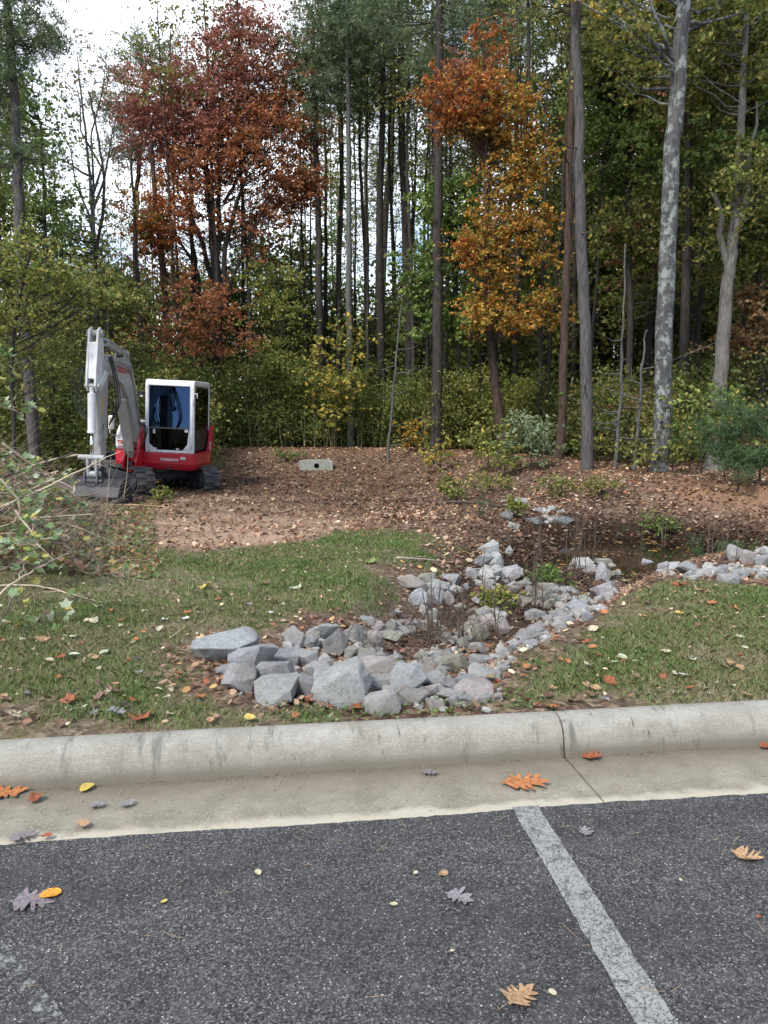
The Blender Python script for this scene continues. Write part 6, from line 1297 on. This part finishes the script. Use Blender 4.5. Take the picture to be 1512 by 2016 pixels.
stick('thin twig lying in the swale before the green rock', GH_([(800, 1296), (850, 1299), (885, 1300)], .08), .006, TWIG, seed=18, tw=1, name='stick', cat='stick')
for i, (pts, Y, n, lab) in enumerate([
  ([(-60, 700), (-10, 690), (25, 700), (45, 720)], 8.5, 12, 'leafy green branch poking in at the left edge, highest of them'), ([(-60, 790), (0, 800), (40, 815), (60, 850)], 8.0, 16, 'leafy branch above the pile at the left edge'), ([(-60, 890), (-10, 880), (30, 900), (50, 925)], 7.4, 14, 'branch with pale leaves left of the slanting dark branch'),
  ([(-40, 960), (0, 970), (30, 975), (60, 985)], 6.8, 14, 'branch with pale round leaves in the middle of the pile'), ([(-30, 1060), (10, 1050), (50, 1055), (75, 1070)], 6.4, 22, 'low branch with bright pale green leaves near the lawn'), ([(20, 1010), (70, 1030), (100, 1045), (130, 1050)], 7.6, 16, 'green leafed branch in the front of the pile'), ([(90, 960), (130, 975), (160, 990), (175, 1000)], 9.5, 14, 'small leafy branch below the bucket'), ([(60, 920), (110, 935), (150, 940)], 10.5, 10, 'leafy sprig before the bucket link'), ([(-30, 1130), (10, 1120), (40, 1105)], 5.9, 10, 'leafy tip hanging over the lawn at the left edge'), ([(-20, 1230), (10, 1210), (20, 1180)], 5.0, 4, 'few big yellow green leaves at the left edge of the lawn'), ([(60, 1235), (80, 1215), (95, 1200)], 5.3, 7, 'bright green leafy sprig lying in the left lawn')]):
    pth = PX(pts, Y)
    if i < 3: pth = [Vector((-5.3, 8.0, pth[0].z - .5)), Vector((-4.9, (8 + Y) / 2, pth[0].z - .12))] + pth
    stick(lab, pth, .012 if i < 3 else .010, TWIG, leaves=int(n * 2.6), lcol=PG, seed=60 + i, tw=6, name='leafy_branch')
zb = float(g(-5.3, 8.0)); tree('sapling', 'young sapling just beyond the left edge bearing the leafy branches', [Vector((-5.3, 8, zb)), Vector((-5.28, 8, zb + 1.4)), Vector((-5.33, 8.03, zb + 3.2))], [.035, .028, .01], BK_GREY, [(Vector((-5.6, 8.2, zb + 2.6)), (.7, .7, .8), 8, None)], YGR, per=40, size=.08, sig=.2, seed=333)
def ptop(X, Y):   # height of the heap of cut brush
    px = CX + X / Y * F_PX; return np.interp(px, [-200, 0, 60, 120, 180, 240, 280], [1.5, .95, .6, .27, .1, .03, .0]) * np.interp(Y, [6, 8, 11, 14.3, 15], [.25, .8, 1.0, .7, 0])
r = random.Random(3)
for i in range(70):
    Y = r.uniform(7, 13.6); px = r.uniform(-70, 140 - (Y - 7) * 4); X = (px - CX) / F_PX * Y; zt = float(ptop(X, Y)); z = float(g(X, Y)) + r.uniform(.1, 1) * zt
    an = r.gauss(0, .7) + (math.pi if r.random() < .5 else 0); l = r.uniform(.6, 1.8); d = Vector((math.cos(an), math.sin(an) * .8, r.gauss(-.1, .35))) * l; a = Vector((X, Y, z)); pts = [a - d / 2, a - d / 6 + Vector((r.gauss(0, .08), 0, r.gauss(0, .06))), a + d / 6 + Vector((0, r.gauss(0, .08), r.gauss(0, .06))), a + d / 2]
    pts = [Vector((p.x, p.y, max(p.z, float(g(p.x, p.y)) + .02))) for p in pts]
    mt, nm = r.choice([(TWIG, 'brown'), (TWIGL, 'pale'), (TWIGD, 'dark')]); lf = r.choice([0, 0, 12, 20, 26])
    stick(f'{nm} cut branch tangled in the brush pile at the left' + (' with green leaves' if lf else ''), pts, r.uniform(.006, .018), mt, group=f'{nm} {"leafy" if lf else "bare"} branches of the brush pile', leaves=lf, lcol=PG, seed=200 + i, tw=5)
rng = np.random.default_rng(17); B = MB()
for i in range(1500):
    Y = r.uniform(7, 14); px = r.uniform(-80, 205); X = (px - CX) / F_PX * Y; z = float(g(X, Y)) + max(.02, r.random() ** .7 * float(ptop(X, Y))); an = r.uniform(0, 6.28); l = r.uniform(.2, .8); d = Vector((math.cos(an), math.sin(an), r.gauss(0, .45))) * l
    a = Vector((X, Y, z)); b = a + d; b.z = max(b.z, float(g(b.x, b.y)) + .01); B.tube([a, (a + b) / 2 + Vector((r.gauss(0, .03), 0, r.gauss(0, .03))), b], [.004, .003, .0015], 3, cap=False)
tag(B.build('brush_twigs', TWIG, None, fix=False), 'fine tangled twigs filling the brush pile at the left', 'twigs', kind='stuff')
n = 15000; Y = rng.uniform(7, 15.3, n); px = rng.uniform(-100, 300, n); X = (px - CX) / F_PX * Y; C = np.stack([X, Y, g(X, Y) + .02 + rng.uniform(0, 1, n) ** .8 * ptop(X, Y)], 1)
k = (fnoise(X, Y, 1.5, 3) + rng.uniform(-.6, .9, n)) > 0; C = C[k]
V, Fc, Cc = leaf_arrays(rng, C, .075, BRNL + BRN[:5] + [(.2, .27, .12), (.3, .36, .22), (.4, .34, .12), (.14, .22, .07), (.18, .27, .1), (.24, .34, .14)] * 1, up=.3, asp=.75)
tag(link('brush_leaves', np_mesh('brush_leaves', V, Fc, Cc), CROWN), 'small green and brown leaves caught in the brush pile', 'leaves', kind='stuff')
# moss tuft and lawn weeds
def tuft(label, px, py, rad, n, h, pal, name='moss_tuft', seed=1, sz=.028):
    rg = np.random.default_rng(seed); p = hit(px, py); C = np.stack([rg.normal(0, rad, n), rg.normal(0, rad, n), rg.uniform(.0, h, n)], 1); C[:, 2] += g(C[:, 0] + p.x, C[:, 1] + p.y) - p.z
    V, Fc, Cc = leaf_arrays(rg, C, sz, pal, up=.6); o = link(name, np_mesh(name, V, Fc, Cc), CROWN); o.location = p; tag(o, label, name.replace('_', ' '), kind='stuff' if sz < .025 else None)
tuft('bright green moss tuft between the boulders', 775, 1318, .05, 500, .05, [(.16, .26, .03), (.1, .18, .02)])
for i, (px, py, lab) in enumerate([(310, 1340, 'light green weed patch left of the rounded grey rock'), (160, 1400, 'green clover patch near the kerb at the left'), (890, 1392, 'green weeds between kerb and the speckled pink boulder'), (745, 1408, 'green weeds at the foot of the pale triangular rock'), (1270, 1300, 'pale green weed patch in the right lawn'), (620, 1412, 'green grass tuft at the kerb below the wedge rock'), (80, 1240, 'broad leafed weeds at the left edge of the lawn'), (1010, 1380, 'weed patch right of the pink boulder'), (1440, 1165, 'bright green grass patch at the far right lawn')]):
    tuft(lab, px, py, .10, 170, .035, [(.15, .22, .07), (.11, .17, .045), (.2, .26, .12)], 'weed_patch', 40 + i, .022)

# twiggy dead brush standing in the bed of the swale
r = random.Random(8); B = MB()
for (px, py, n, s) in [(850, 1262, 80, .22), (800, 1225, 50, .2), (900, 1235, 60, .2), (985, 1195, 80, .3), (1075, 1185, 60, .3), (1130, 1150, 70, .3), (760, 1300, 30, .15), (1250, 1120, 60, .3), (1010, 1060, 60, .5)]:
    c = hit(px, py)
    for i in range(n):
        p = c + Vector((r.gauss(0, s), r.gauss(0, s), 0)); p.z = float(g(p.x, p.y)); h = r.uniform(.08, .34); q = p + Vector((r.gauss(0, .5), r.gauss(0, .5), .8)) * h; B.tube([p, (p + q) / 2 + Vector((r.gauss(0, .02), 0, 0)), q], [.003, .0022, .001], 3, cap=False)
        for _ in range(2): a_ = p.lerp(q, r.uniform(.3, .9)); B.tube([a_, a_ + Vector((r.gauss(0, .06), r.gauss(0, .06), r.uniform(0, .08)))], [.0015, .0008], 3, cap=False)
tag(B.build('dead_brush', STEM, None, fix=False), 'low dead twiggy brush standing among the stones of the swale', 'twigs', kind='stuff')
print('OBJECTS', len(bpy.data.objects), 'faces', sum(len(m.polygons) for m in bpy.data.meshes))
